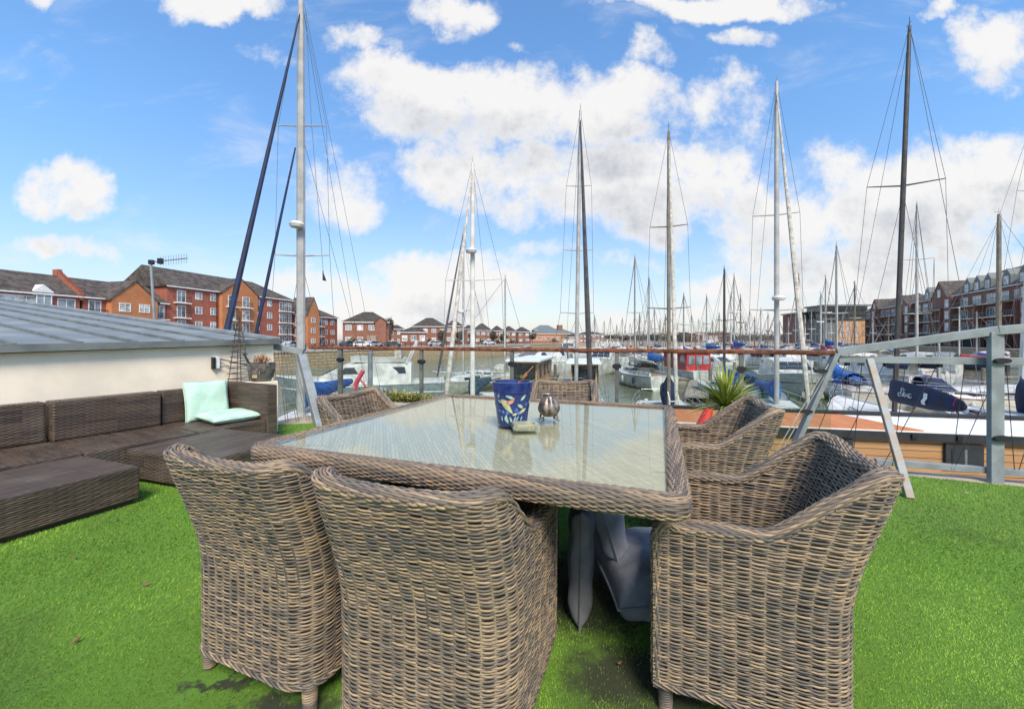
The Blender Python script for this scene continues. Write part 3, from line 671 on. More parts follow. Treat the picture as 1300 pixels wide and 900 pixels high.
def sailboat(name, label, px, Y, top_py, head, L=9., B=3., fb=.95, hull=None, deck=None, group=None, mast=None, mr=.07, mastx=.08, spread=(), sw=.7, furl=None, fr=.06,
             cover=None, boom=True, radar=None, hood=None, detail=2, lean=0., stripe=None, wire=None, cabin=None, cb=None, sway=(0, 0), toe=None, spy=None, boomh=.95, fenders=0, backstay=True, coverr=.2, bowpx=None):
    hull = hull or white_gel; deck = deck or grey_deck; mast = mast or alu; X, Yy = XY(px, Y)
    mx = mastx * L
    if bowpx is not None:                       # turn the boat so that its bow lies on the wanted sight line, nearest the given heading
        def err(h_): bx_ = X + (.49 * L - mx) * math.cos(R(h_)); by_ = Yy + (.49 * L - mx) * math.sin(R(h_)); return abs(CX + F * bx_ / max(.5, by_) - bowpx)
        head = min((head + k * .25 for k in range(-200, 201)), key=lambda h_: (round(err(h_) / 1.5), abs(h_ - head)))
    c_, s_ = math.cos(R(head)), math.sin(R(head))
    t = thing(name, label, 'yacht', (X - mx * c_, Yy - mx * s_, WZ), head, group)
    rg = hull_parts(t, L, B, fb, hull, deck, stripe, toe=toe)
    zt = zat(top_py, Y) - WZ; wire = wire or max(.005, .00042 * Y)
    hb, dz = at_deck(rg, mx)
    cab = MB(); cabm = cabin or deck; x0, x1 = -.10 * L, .27 * L
    cab.loft([[(x, -w_, dz - .1), (x, w_, dz - .1), (x, w_ * .86, dz + h_), (x, 0, dz + h_ * 1.18), (x, -w_ * .86, dz + h_)] for x, w_, h_ in ((x0, B * .31, .45), (x0 + .05, B * .32, .46), (.1 * L, B * .28, .40), (x1 - .3, B * .18, .30), (x1, B * .12, .04))])
    co = cab.build('cabin', cabm, t)
    wn_ = MB()
    for s in (-1, 1):
        for a, b in ((-.07, .0), (.02, .09), (.11, .17)):
            ya = s * (B * .315); yb = s * (B * .262)
            fa = lambda x: s * (float(np.interp(x / L, [-.1, .1, .24], [B * .32, B * .28, B * .2])) * .945 + .012)
            wn_.hexa([(a * L, fa(a * L), dz + .16), (b * L, fa(b * L), dz + .16), (b * L, fa(b * L) - s * .03, dz + .18), (a * L, fa(a * L) - s * .03, dz + .18),
                      (a * L, fa(a * L) - s * .04, dz + .34), (b * L, fa(b * L) - s * .04, dz + .34), (b * L, fa(b * L) - s * .08, dz + .34), (a * L, fa(a * L) - s * .08, dz + .34)])
    wn_.build('window', dark_win, co)
    # cockpit
    ck = MB(); ck.box(-.42 * L, -.12 * L, -B * .2, B * .2, dz - .02, dz + .02); ck.build('cockpit', teak, t)
    cm = MB()
    for s in (-1, 1): cm.box(-.42 * L, -.11 * L, s * B * .26 - .09, s * B * .26 + .09, dz - .05, dz + .22)
    cm.build('coaming', deck, t)
    if hood:
        hm = MB(); hx = -.10 * L
        hm.loft([[(x, math.cos(a) * B * .31, dz + .3 + math.sin(a) * h_) for a in [math.pi * k / 8 for k in range(9)]] for x, h_ in ((hx - .9, .72), (hx - .5, .78), (hx, .62), (hx + .45, .1))], closed=False)
        ho = hm.build('sprayhood', hood, t)
        for a0, a1 in ((.22, .42), (.45, .55), (.58, .78)):
            wm = MB()
            ring = lambda x, h_, e: [(x, math.cos(math.pi * a) * B * .31 * e, dz + .3 + math.sin(math.pi * a) * h_ * e + .012) for a in (a0, (a0 + a1) / 2, a1)]
            wm.loft([ring(hx + .05, .62 * .98 + .03, 1.0), ring(hx + .38, .22, 1.02)], closed=False); wm.build('window', pane_m, ho)
    # mast, spreaders, radar
    mt = Vector((mx, 0, dz + .2)); lx, ly = sway; tp = Vector((mx + lx, ly, zt))
    m = MB(); m.tube([mt, mt.lerp(tp, .55), mt.lerp(tp, .9), tp], [mr, mr, mr * .85, mr * .6], 10); m.tube([tp, tp + Vector((0, 0, .35))], .01 * max(1, Y / 25), 4)
    m.tube([tp + Vector((-.12, 0, .12)), tp + Vector((.22, 0, .12))], .01 * max(1, Y / 25), 4)
    mo = m.build('mast', mast, t, smooth=True)
    if spy: spread = [(zat(p, Y) - WZ - (dz + .2)) / (zt - dz - .2) for p in spy]
    for k, f_ in enumerate(spread):
        c = mt.lerp(tp, f_); sp = MB(); w_ = sw * (1 - .12 * (len(spread) > 1) * k)
        for s in (-1, 1): sp.tube([c, c + Vector((-.12 * w_, s * w_, .06))], .035 * max(1, Y / 30), 5, .02 * max(1, Y / 30))
        sp.build('spreader', mast if mast is dark_mast else black_metal if Y < 12 else mast, mo)
    if radar:
        z = zat(radar, Y) - WZ; rd = MB(); rd.lathe([(.02, z - .12), (.22, z - .1), (.26, z), (.2, z + .09), (.02, z + .13)], 14, (mx + .3 * (1 if detail > 2 else 1), 0)); rd.box(mx, mx + .3, -.03, .03, z - .16, z - .121)
        rd.build('radar', white_mast, mo, smooth=True)
    bx = Vector((L * .49, 0, fb * 1.28)); st = mt.lerp(tp, .97)
    if furl:
        f0 = bx + Vector((0, 0, .35)); m = MB(); pts = [f0.lerp(st, k / 10) for k in range(11)]
        m.tube(pts, [fr * .7, fr * 1.25, fr * 1.35, fr * 1.3, fr * 1.2, fr * 1.1, fr, fr * .9, fr * .75, fr * .55, fr * .35], 8); m.build('furled_sail', furl, t, smooth=True)
    w_ = MB(); seg = lambda a, b: w_.tube([a, b], wire, 4)
    seg(bx, st)
    if backstay: seg(Vector((-L * .48, 0, fb)), tp)
    tips = [mt.lerp(tp, f_) + Vector((-.12 * sw, 0, .06)) for f_ in spread]
    for s in (-1, 1):
        ch = Vector((mx - .1, s * hb * .95, dz)); last = ch
        for k, (f_, c) in enumerate(zip(spread, tips)):
            e = c + Vector((0, s * sw * (1 - .12 * (len(spread) > 1) * k), 0)); seg(last, e); last = e
        seg(last, tp)
        if spread: seg(Vector((mx - .5, s * hb * .93, dz)), mt.lerp(tp, spread[0] * .97))
    seg(mt + Vector((-.1, .05, 0)), tp + Vector((-.08, .05, 0)))
    w_.build('rigging', steel, t)
    if boom:
        bz = dz + boomh; bl = L * .40; a, b = Vector((mx - .1, 0, bz)), Vector((mx - bl, 0, bz + .05))
        MB().tube([a, b], .05 * max(1, Y / 40), 6).build('boom', mast, t)
        if cover:
            cv = MB(); cv.loft([[a.lerp(b, f_) + Vector((0, math.cos(2 * math.pi * k / 10) * w_ * coverr, math.sin(2 * math.pi * k / 10) * h_ * coverr / .2 + h_ * .3)) for k in range(10)]
                               for f_, w_, h_ in ((-.02, .3, .5 if coverr <= .2 else .5), (.0, .8, .42), (.1, .95, .30), (.4, .8, .2), (.8, .6, .14), (.98, .4, .10), (1.0, .1, .03))])
            cv.build('sail_cover', cover, t, smooth=True, sharp=60)
    if detail >= 2:
        rl = MB(); r_ = max(.012, .0004 * Y)
        for s in (-1, 1):
            pts = []
            for k in range(7):
                x = -L * .46 + k * L * .15; hb_, sz_ = at_deck(rg, x); p = Vector((x, s * hb_ * .95, sz_)); rl.tube([p, p + Vector((0, 0, .62))], r_, 4); pts.append(p + Vector((0, 0, .62)))
            bw = Vector((L * .49, 0, fb * 1.25 + .6)); pts.append(bw)
            rl.tube(pts, r_, 4); rl.tube([p - Vector((0, 0, .3)) for p in pts], r_, 4)
        rl.tube([(-L * .46, -B * .34, fb + .6), (-L * .49, 0, fb + .6), (-L * .46, B * .34, fb + .6)], r_ * 1.3, 5)
        rl.tube([(L * .47, 0, fb * 1.2), (L * .49, 0, fb * 1.25 + .62)], r_ * 1.3, 5); rl.build('guard_rail', chrome, t)
    for k in range(fenders):
        x = -L * .25 + k * L * .22; hb_, sz_ = at_deck(rg, x)
        for s in (-1, 1): fm = MB(); fm.ball((x, s * (hb_ + .1), sz_ - .45), .13, 8, 2.4); fm.build('fender', white_gel if k % 2 else navy_cloth, t, smooth=True)
    return t
def cruiser(name, label, px, Y, head, L=8.5, B=3., fb=1.25, hull=None, top=None, group=None, fly=False, canopy=None, stripe=None, cat='motor boat', open_back=False, wcol=None, detail=True):
    hull = hull or white_gel; top = top or white_gel; t = thing(name, label, cat, (*XY(px, Y), WZ), head, group)
    rg = hull_parts(t, L, B, fb, hull, top, stripe, tr=.92)
    z = fb * .93; wB = B * .40
    cab = MB()
    def ring(x, w_, h_): return [(x, -w_, z - .05), (x, w_, z - .05), (x, w_ * .84, z + h_), (x, 0, z + h_ * 1.06), (x, -w_ * .84, z + h_)]
    cab.loft([ring(-.30 * L, wB, 1.25), ring(-.05 * L, wB, 1.32), ring(.10 * L, wB * .95, 1.18), ring(.24 * L, wB * .84, .42), ring(.40 * L, wB * .45, .12)])
    co = cab.build('cabin', top, t)
    wm = MB()                                                     # raked windscreen and side glass
    for s in (-1, 1):
        wm.hexa([(-.27 * L, s * (wB * .925), z + .62), (.11 * L, s * (wB * .89), z + .62), (.11 * L, s * wB * .8, z + .63), (-.27 * L, s * wB * .8, z + .63),
                 (-.26 * L, s * (wB * .87 + .012), z + 1.05), (.09 * L, s * (wB * .83 + .01), z + 1.02), (.09 * L, s * wB * .78, z + 1.02), (-.26 * L, s * wB * .8, z + 1.05)])
    for a, b in ((-.80, -.28), (-.25, .25), (.28, .80)):
        p = lambda f_, x, h_, w_: (x * L + .015, f_ * w_, z + h_ + .02)
        wm.hexa([p(a, .115, 1.06, wB * .80), p(b, .115, 1.06, wB * .80), p(b, .215, .55, wB * .84), p(a, .215, .55, wB * .84), p(a, .125, 1.08, wB * .80), p(b, .125, 1.08, wB * .80), p(b, .225, .57, wB * .84), p(a, .225, .57, wB * .84)])
    wm.build('windscreen', wcol or dark_win, co)
    if canopy:
        cv = MB(); cv.loft([[(x, math.cos(a) * B * .42, z + .55 + math.sin(a) * h_) for a in [math.pi * k / 8 for k in range(9)]] for x, h_ in ((-.47 * L, .75), (-.42 * L, .9), (-.26 * L, .88))], closed=False)
        cv.build('canopy', canopy, t)
    if fly:
        f_ = MB(); f_.loft([[(x, -w_, z + 1.34), (x, w_, z + 1.34), (x, w_ * 1.05, z + 1.34 + h_), (x, -w_ * 1.05, z + 1.34 + h_)] for x, w_, h_ in ((-.26 * L, wB * .8, .22), (-.02 * L, wB * .8, .30), (.06 * L, wB * .65, .40))]); f_.build('flybridge', top, t)
        s_ = MB()
        for k in range(3): s_.box(-.24 * L + .02, -.20 * L, -wB * .75 + k * wB * .53, -wB * .3 + k * wB * .53, z + 1.6, z + 2.3)
        s_.build('seats', cream_cloth, t)
        a_ = MB(); a_.tube([(-.27 * L, -wB * .9, z + 1.3), (-.33 * L, -wB * .8, z + 2.7), (-.33 * L, wB * .8, z + 2.7), (-.27 * L, wB * .9, z + 1.3)], .06, 6); a_.build('radar_arch', white_gel, t)
    if detail:
        rl = MB(); r_ = max(.014, .0004 * Y); pts_ = []
        for s in (-1, 1):
            pts = []
            for k in range(5):
                x = L * (.02 + .11 * k); hb_, sz_ = at_deck(rg, x); p = Vector((x, s * hb_ * .93, sz_)); rl.tube([p, p + Vector((0, 0, .55))], r_, 4); pts.append(p + Vector((0, 0, .55)))
            rl.tube(pts + [Vector((L * .49, 0, fb * 1.25 + .5))], r_, 4)
        rl.build('guard_rail', chrome, t)
    return t

Y_ = 'berthed yachts with tall masts'
# the tall mast on the left
sailboat('sailing_yacht', 'big yacht with tallest thick silver mast and two long navy furled sails at left', 382, 15, -4, 272, 13, 3.2, 1.0, mast=alu, mr=.15, mastx=.1,
         spy=(325, 160), sw=1.0, furl=navy_cloth, fr=.058, boom=True, cover=blue_cloth, radar=288, detail=3, hull=white_gel, group=Y_, coverr=.3, boomh=1.1, wire=.008, bowpx=255)
# burgee-like small flag, inner furled sail as parts of that yacht
yt = [o for o in bpy.data.objects if o.get('label', '').startswith('big yacht with tallest')][0]
def add_local(t, name, mat, world_pts, r, n=8, tri=False):
    bpy.context.view_layer.update(); inv = t.matrix_world.inverted(); p = [inv @ Vector(q_) for q_ in world_pts]; m = MB()
    if tri: 
        nrm = (p[1] - p[0]).cross(p[2] - p[0]).normalized() * .004; m.loft([[v - nrm for v in p], [v + nrm for v in p]])
    else: m.tube(p, r, n)
    return m.build(name, mat, t, smooth=not tri)
def curve_px(a, b, k=9, sag=0.): return [Vector(a).lerp(Vector(b), i / (k - 1)) + Vector((0, 0, -sag * math.sin(math.pi * i / (k - 1)))) for i in range(k)]
add_local(yt, 'furled_sail', navy_cloth, curve_px(W(375, 188, 14.8), W(297, 556, 11.7), 9), [.025, .034, .040, .046, .050, .052, .052, .050, .04])
add_local(yt, 'rigging', steel, [W(411, 352, 15.2), W(395, 150, 15.1), W(388, 12, 15)], .008, 4)
add_local(yt, 'rigging', steel, [W(386, 5, 15), W(484, 500, 21.3)], .008, 4)
add_local(yt, 'rigging', steel, [W(386, 180, 15), W(470, 500, 20.8)], .008, 4)
add_local(yt, 'flag', black_cloth, [W(409.5, 343, 15.2), W(409.5, 356, 15.2), W(414.5, 357, 15.2)], 0, tri=True)
# other tall masts
sailboat('sailing_yacht', 'white yacht with white radar mast and pale furled sail behind the blue pot', 600, 19, 207, -112, 11, 3.5, .95, mast=white_mast, mr=.115, spy=(356,), sw=1.35, furl=cream_cloth, fr=.066,
         cover=teal_cloth, radar=320, group=Y_, coverr=.3, bowpx=564)
sailboat('sailing_yacht', 'grey yacht with thin mast carrying a round lamp and a slanting black furled sail', 588, 33, 290, -125, 8.5, 2.9, .9, mast=alu, mr=.07, spread=(.45,), sw=.9, furl=dark_mast, fr=.07, radar=396, group=Y_, hull=grey_gel, bowpx=556)
sailboat('sailing_yacht', 'cream hulled yacht lying sideways with thin white mast, left of the blue pot', 641, 38, 350, 178, 9.5, 3.1, .95, mast=white_mast, mr=.085, hull=cream_gel, furl=None, hood=cream_cloth, group=Y_, mastx=-.2, cover=None, boom=False, stripe=black_cloth)
sailboat('sailing_yacht', 'racing yacht with very tall pale mast, three spreaders and a leaning black furled sail', 731, 21, 139, -66, 12, 3.6, 1.0, mast=alu, mr=.10, spy=(398, 318, 236), sw=.86, furl=dark_mast, fr=.085, group=Y_, sway=(-.1, .25), cover=None, boom=False, bowpx=750)
sailboat('sailing_yacht', 'yacht with plain bronze mast and navy boom roll, left of the red cabin boat', 849, 16.5, 166, -72, 9.5, 3.1, .95, mast=brown_mast, mr=.075, spy=(392, 288), sw=.82, furl=cream_cloth, fr=.05, cover=navy_cloth, coverr=.34, group=Y_, bowpx=859)
sailboat('sailing_yacht', 'small yacht with blue deck cover and dark grey mast behind the yucca', 919.5, 29, 341, 100, 7.2, 2.6, .85, mast=dark_mast, mr=.085, spread=(.55,), sw=.7, cover=blue_cloth, hood=blue_cloth, group=Y_, fenders=1)
sailboat('sailing_yacht', 'yacht with bright blue sail bag, dome radar and thick white furled sail', 986, 17.5, 104, -60, 10, 3.3, 1.0, mast=alu, mr=.10, spy=(394, 273), sw=1.0, furl=cream_cloth, fr=.066, cover=blue_cloth, coverr=.26, radar=379, group=Y_, hood=navy_cloth, bowpx=1005)
bk = sailboat('sailing_yacht', 'yacht with tall black mast and long navy boom cover bearing white script', 1135, 15.6, 40, 68, 11, 3.5, 1.05, mast=dark_mast, mr=.085, spy=(238,), sw=1.15, cover=None, boom=False, group=Y_, sway=(-.1, -.42), wire=.008, hull=white_gel, mastx=.0)
# long boom cover with its script, as parts of that yacht
bpy.context.view_layer.update(); inv = bk.matrix_world.inverted()
a = inv @ W(1131, 495, 15.3); b = inv @ W(1226, 516, 11.2)
cv = MB(); ax = (b - a).normalized(); side = ax.cross(Vector((0, 0, 1))).normalized(); prof = [(0, .30, .08), (.02, .36, .14), (.15, .36, .16), (.4, .33, .17), (.62, .31, .17), (.85, .22, .15), (.97, .13, .10), (1, .05, .05)]
cv.loft([[a.lerp(b, f_) + side * w_ * math.cos(2 * math.pi * k / 14) * (1 if math.sin(2 * math.pi * k / 14) < 0 else .6) + Vector((0, 0, 1)) * h_ * 1.15 * math.sin(2 * math.pi * k / 14) for k in range(14)] for f_, h_, w_ in prof])
cvo = cv.build('sail_cover', navy_cloth, bk, smooth=True)
sgn = 1 if (inv @ Vector((0, 0, H)) - a).dot(side) > 0 else -1
def on_cover(u, v):            # u along the boom in metres from the mast, v up
    f_ = u / (b - a).length; w_ = float(np.interp(f_, [p[0] for p in prof], [p[2] for p in prof])); h_ = float(np.interp(f_, [p[0] for p in prof], [p[1] for p in prof])) * 1.15
    s_ = max(-1, min(1, v / h_)); return a.lerp(b, f_) + side * sgn * (w_ * math.sqrt(1 - s_ * s_) * (1 if v < 0 else .6) + .012) + Vector((0, 0, v))
strokes = [[(0, .10), (.05, .17), (.16, .19), (.26, .10)], [(.10, .22), (.02, -.02), (-.04, -.12), (.10, -.15), (.24, -.06), (.22, .06), (.06, .07), (-.04, -.04)],
           [(.32, .05), (.30, -.12), (.36, -.12), (.42, .0)], [(.42, .0), (.46, -.12), (.52, -.12), (.60, .02)], [(.80, .0), (.70, .02), (.66, -.08), (.74, -.13), (.82, -.04), (.82, -.12), (.90, -.12), (.98, -.07)], [(.30, .14), (.33, .15)]]
tm = MB(); L0 = (b - a).length
for s_ in strokes:
    pts = []
    for (u0, v0), (u1, v1) in zip(s_[:-1], s_[1:]):
        pts += [on_cover(1.05 + .95 * (u0 + (u1 - u0) * k / 4), .02 + .85 * (v0 + (v1 - v0) * k / 4)) for k in range(4)]
    pts.append(on_cover(1.05 + .95 * s_[-1][0], .02 + .85 * s_[-1][1])); tm.tube(pts, .011, 5)
tm.build('lettering', white_paint, cvo)
pm_ = MB(); us = [2.55, 2.78]; pm_.loft([[on_cover(u, v) for v in (-.20, -.1, 0., .1, .16)] for u in us], closed=False); pm_.build('patch', white_paint, cvo)
rp = MB(); rp.tube([on_cover(4.1, .22), on_cover(4.1, 0.), on_cover(4.12, -.24)], .022, 5); rp.build('strap', red_cloth, cvo)
sailboat('sailing_yacht', 'grey masted yacht moored below the terrace of balconied flats', 1164, 44, 259, 60, 10, 3.2, .95, mast=alu, mr=.13, spread=(.66, .33), sw=1.3, cover=cream_cloth, group=Y_)
wt_ = sailboat('sailing_yacht', 'white and cream yacht with navy sprayhood and teak trim behind the navy boom cover', 1192, 23.5, 431, -28, 10.5, 3.4, 1.15, mast=alu, mr=.06, boom=False, hood=navy_cloth, toe=teak, group=Y_, fenders=2, spread=(), hull=cream_gel, deck=white_gel, mastx=-.1, backstay=False, wire=.004)
sailboat('sailing_yacht', 'navy hulled yacht with white deck behind the right galvanised post', 1268, 23, 272, 172, 11, 3.5, 1.2, mast=brown_mast, mr=.11, spread=(.5,), sw=1.0, hull=navy_gel, deck=white_gel, group=Y_)
sailboat('sailing_yacht', 'yacht with stout white mast and navy boom cover at the right edge', 1296, 16, 120, 78, 9, 3.1, .95, mast=white_mast, mr=.13, spy=(244,), sw=.6, cover=navy_cloth, coverr=.36, group=Y_, sway=(-.0, -.6), mastx=.02)
sailboat('sailing_yacht', 'white yacht with its open stern and orange lifebuoys facing us, right of the houseboats', 806, 38.5, 326, 97, 9.5, 3.3, 1.25, mast=alu, mr=.09, spread=(.5,), sw=.8, hood=black_cloth, group=Y_, fenders=2, mastx=.1, cover=cream_cloth)
sailboat('sailing_yacht', 'small white yacht with crumpled bright blue deck cover, left of the rusty stay', 1062, 29.5, 311, 78, 6.8, 2.5, .95, mast=alu, mr=.085, spread=(.5,), sw=.7, hull=white_gel, cover=blue_cloth, hood=blue_cloth, group=Y_, coverr=.4, boomh=.5)
sailboat('sailing_yacht', 'yacht with blue and teal sail cover left of the red cabin boat', 824, 50, 353, 110, 8.5, 2.9, .95, mast=alu, mr=.10, spread=(.5,), sw=.8, cover=blue_cloth, coverr=.45, group=Y_)

# motor boats
cruiser('motor_yacht', 'large white motor yacht with flybridge seats seen through the left glass panes', 462, 27, 190, 10.5, 3.8, 1.5, fly=True, cat='motor yacht', hull=pm('teal_grey_gelcoat', (.20, .25, .26), .35, var=.12), stripe=white_gel)
cruiser('covered_motorboat', 'motor boat under grey cover low behind the sofa arm', 450, 13.5, 270, 6.0, 2.1, .95, canopy=grey_fabric, hull=white_gel, stripe=blue_cloth)
cruiser('motor_cruiser', 'white cruiser with wide black windscreen above the first houseboat', 684, 46, 215, 9, 4.6, 1.9, wcol=dark_win)
cruiser('motor_cruiser', 'white and grey green cabin cruiser facing us behind the blue sail bag', 1000, 33, -110, 9, 3.9, 1.45, hull=grey_gel, stripe=navy_cloth)
cruiser('motor_cruiser', 'white cruiser with navy cockpit cover left of the black mast', 1114, 37, 95, 8, 3.3, 1.3, canopy=navy_cloth)
cruiser('motor_cruiser', 'white canopied motor boat beyond the second houseboat', 765, 52, 250, 9, 4., 1.6, canopy=cream_cloth)
cruiser('motor_cruiser', 'white covered boat between the two houseboats and the tall pale mast', 744, 60, 235, 9, 4., 1.8, canopy=white_gel)
cruiser('motor_cruiser', 'white open motor boat with black engine beside the red cabin boat', 905, 47, -60, 7.5, 2.9, 1.2)
cruiser('motor_cruiser', 'white cruiser with long windows behind the blue and teal sail cover', 838, 60, 170, 9, 3.4, 1.4)
cruiser('motor_cruiser', 'pink sheeted boat on the water at the foot of the right quay wall', 1252, 62, 150, 7, 2.6, 1.2, hull=pm('faded_pink_sheet', (.62, .46, .42), .8), top=MATS['faded_pink_sheet'])
cruiser('motor_cruiser', 'white cruiser with slate canopy beyond the stout grey spreader rail', 1158, 50, 120, 8, 3.2, 1.4, canopy=zinc)
cruiser('motor_cruiser', 'small white cruiser with red side stripe left of the black mast', 1082, 56, 175, 8, 3.0, 1.1, stripe=red_cloth)
cruiser('motor_cruiser', 'far white flybridge cruiser above the left end of the second houseboat', 762, 92, 250, 9, 4, 1.6, fly=True)
cruiser('motor_cruiser', 'far white flybridge cruiser above the right end of the second houseboat', 781, 98, 265, 9, 4, 1.6, fly=True)
cruiser('trawler', 'big white fishing trawler behind the red cabin boat rows', 904, 100, 250, 13, 5, 2.4, fly=True, cat='trawler')
cruiser('trawler', 'white domed work boat with yellow light mast behind the handrail middle', 722, 105, 260, 12, 5, 2.2, fly=True, cat='trawler')
# red cabin boat
rb = thing('cabin_boat', 'boat with tall red wooden cabin and white stern moored at the pontoon', 'houseboat', (*XY(870, 43), WZ), 95)
hull_parts(rb, 9, 3.4, 1.2, white_gel, grey_deck, tr=.95)
m = MB(); m.loft([[(x, -1.3, 1.1), (x, 1.3, 1.1), (x, 1.2, h_), (x, -1.2, h_)] for x, h_ in ((-2.6, 3.0), (2.4, 3.0))]); c_ = m.build('cabin', red_cloth, rb)
MB().box(-2.9, 2.7, -1.45, 1.45, 3.01, 3.14).build('roof', red_cloth, rb)
for y in (-.75, 0, .75): MB().box(-2.66, -2.605, y - .3, y + .3, 1.75, 2.6).build('window', pane_m, c_)
for s in (-1, 1):
    for x in (-1.8, -.4, 1.): MB().box(x - .4, x + .4, s * 1.27 - .03, s * 1.27 + .03, 1.9, 2.6).build('window', pane_m, c_)

# houseboats in the middle distance
def houseboat(label, px0, px1, Y, roof_py, rot, Lb, side_mat, n):
    x0, x1 = (px0 - CX) / F * Y, (px1 - CX) / F * Y; wd = x1 - x0; t = thing('houseboat', label, 'houseboat', (x0, Y, WZ), rot); zr = zat(roof_py, Y) - WZ
    MB().box(-.2, wd + .2, -.6, Lb + .3, -.4, .35).build('pontoon', concrete, t)
    MB().box(0, wd, 0, Lb, .352, zr - .18).build('wall', side_mat, t, uv=True)
    MB().box(-.35, wd + .35, -.7, Lb + .3, zr - .178, zr).build('roof', white_paint, t, bevel=.03)
    MB().box(.1, wd - .1, -.05, -.003, .5, zr - .35).build('glazed_front', dark_win, t)
    mb = MB()
    for i in range(4): x = .12 + (wd - .3) * i / 3; mb.box(x, x + .07, -.09, -.052, .5, zr - .35)
    mb.build('door_frame', black_metal, t)
    for i in range(n):
        y = 1.2 + i * (Lb - 1.6) / n; f_ = MB(); f_.box(wd + .003, wd + .05, y, y + .7, 1.3, 2.2); w_ = f_.build('window', black_metal, t); MB().box(wd + .051, wd + .06, y + .08, y + .62, 1.38, 2.12).build('pane', pane_m, w_)
    return t
wood_clad = pm('larch_cladding', (.55, .31, .16), .7, var=.15, vs=3)
def board_mat(name, a, b, pitch=.14):
    m = bpy.data.materials.new(name); m.use_nodes = True; t = m.node_tree; bs = t.nodes['Principled BSDF']; n = NT(t); uv = n.tex('UV'); x, y, _ = n.sep(uv)[:3]
    r = n.m('DIVIDE', y, pitch); wn = t.nodes.new('ShaderNodeTexWhiteNoise'); wn.noise_dimensions = '2D'; t.links.new(n.comb(n.m('FLOOR', r), n.m('FLOOR', n.m('DIVIDE', x, 2.4))), wn.inputs['Vector'])
    gr = n.noise(n.v('MULTIPLY', n.tex('Object'), (1.5, 1.5, 26.)), 2.5, 4, .6)
    c = n.mix(wn.outputs[0], a, b); c = n.mix(n.ramp(gr, .35, .7, 0., .4), c, tuple(v * .55 for v in a)); gap = n.m('LESS_THAN', n.m('FRACT', r), .07)
    c = n.mix(gap, c, (.02, .015, .012)); t.links.new(c, bs.inputs['Base Color']); bs.inputs['Roughness'].default_value = .65
    bp = t.nodes.new('ShaderNodeBump'); bp.invert = True; bp.inputs['Distance'].default_value = .01; t.links.new(gap, bp.inputs['Height']); t.links.new(bp.outputs[0], bs.inputs['Normal']); return m
houseboat('houseboat with white flat roof and dark glass front, left of the tall pale mast', 650, 682, 31, 456, -14, 7.5, wood_clad, 3)
houseboat('houseboat with dark glass front and orange wood side, behind the leaning black sail', 725, 757, 31, 459, -10, 5.5, wood_clad, 2)

# pontoons
def pontoon(label, p0, p1, w_=1.6, piles=3):
    p0 = Vector((*p0, 0)); p1 = Vector((*p1, 0)); d = p1 - p0; L = d.length; t = thing('pontoon', label, 'pontoon', (p0.x, p0.y, WZ), math.degrees(math.atan2(d.y, d.x)))
    MB().box(0, L, -w_ / 2, w_ / 2, .32, .45).build('decking', pontoon_m, t, uv=True); f_ = MB()
    for i in range(int(L / 2.5)): f_.box(.4 + i * 2.5, 1.6 + i * 2.5, -w_ / 2 + .1, w_ / 2 - .1, -.2, .318)
    f_.build('floats', concrete, t)
    for i in range(piles): MB().tube([(L * (i + .5) / piles, w_ / 2 + .15, -1), (L * (i + .5) / piles, w_ / 2 + .15, 2.0)], .13, 8).build('pile', brown_mast, t)
    return t
pontoon('pontoon running across in front of the red cabin boat', XY(820, 41), XY(960, 38))
pontoon('short wooden finger pontoon pointing at us, left of the yucca', XY(887, 37.5), XY(884, 27), 1.5, 1)
pontoon('long pontoon behind the red cabin boat leading to the far rows', XY(893, 44), XY(905, 140), 2., 5)
pontoon('pontoon between the blue covered yacht and the cabin cruiser', XY(1032, 27), XY(1028, 50), 1.2, 2)
pontoon('low pontoon behind the sofa arm below the tall silver mast', (-8.5, 8.7), (-1, 7.7), 1.8, 0)
pontoon('pontoon between the two houseboats', XY(716, 28), XY(722, 60), 1.6, 2)
pontoon('pontoon beyond the navy boom cover', XY(1120, 33), XY(1290, 30), 1.6, 3)

# rows of far boats: prototypes, then copies
protos = []
def proto(fn): bpy.context.view_layer.update(); return fn
K = dict(detail=1, wire=.025, fenders=0)
# each: (mast column, mast top row, distance, prototype, heading)
far = [(755,402,75,0,95),(767,408,112,1,80),(775,403,96,2,100),(790,404,108,0,95),(812,398,92,1,85),(822,395,100,2,95),(831,392,96,0,95),(838,405,122,1,80),(868,374,62,0,95),(887,405,112,2,80),(897,376,74,0,100),
       (905,408,124,1,95),(928,372,80,2,95),(932,350,66,0,85),(940,376,86,1,95),(947,409,122,0,95),(952,395,102,2,95),(958,403,118,1,100),(966,392,92,0,80),(975,398,110,1,95),(1001,405,120,2,95),(1010,398,110,0,95),
       (1014,350,88,1,92),(1030,395,112,0,80),(1042,372,76,2,95),(1048,352,70,0,88),(1085,360,62,1,95),(1070,398,100,0,95),(1022,402,92,2,85),(845,400,84,1,90),(857,404,104,0,95),(878,400,95,2,95),(913,398,98,1,85),(921,404,130,0,90),
       (800,410,130,2,90),(783,412,140,1,90),(1055,404,118,2,90),(990,408,130,0,90),(984,396,78,1,95),(1035,408,134,1,90),(893,409,140,2,90),(942,412,146,1,90),(812,412,146,0,90),(1108,398,78,0,110),(1128,402,84,1,110),(1218,392,58,2,120),(1240,398,62,0,120)]
far.sort()
P_ = {}
spec = [dict(hull=white_gel, cover=blue_cloth, mast=alu), dict(hull=cream_gel, cover=cream_cloth, mast=brown_mast, furl=cream_cloth), dict(hull=navy_gel, deck=white_gel, cover=red_cloth, mast=white_mast)]
desc = ['small white yacht with blue sail cover', 'small cream yacht with beige sail cover', 'small navy yacht with red sail cover']
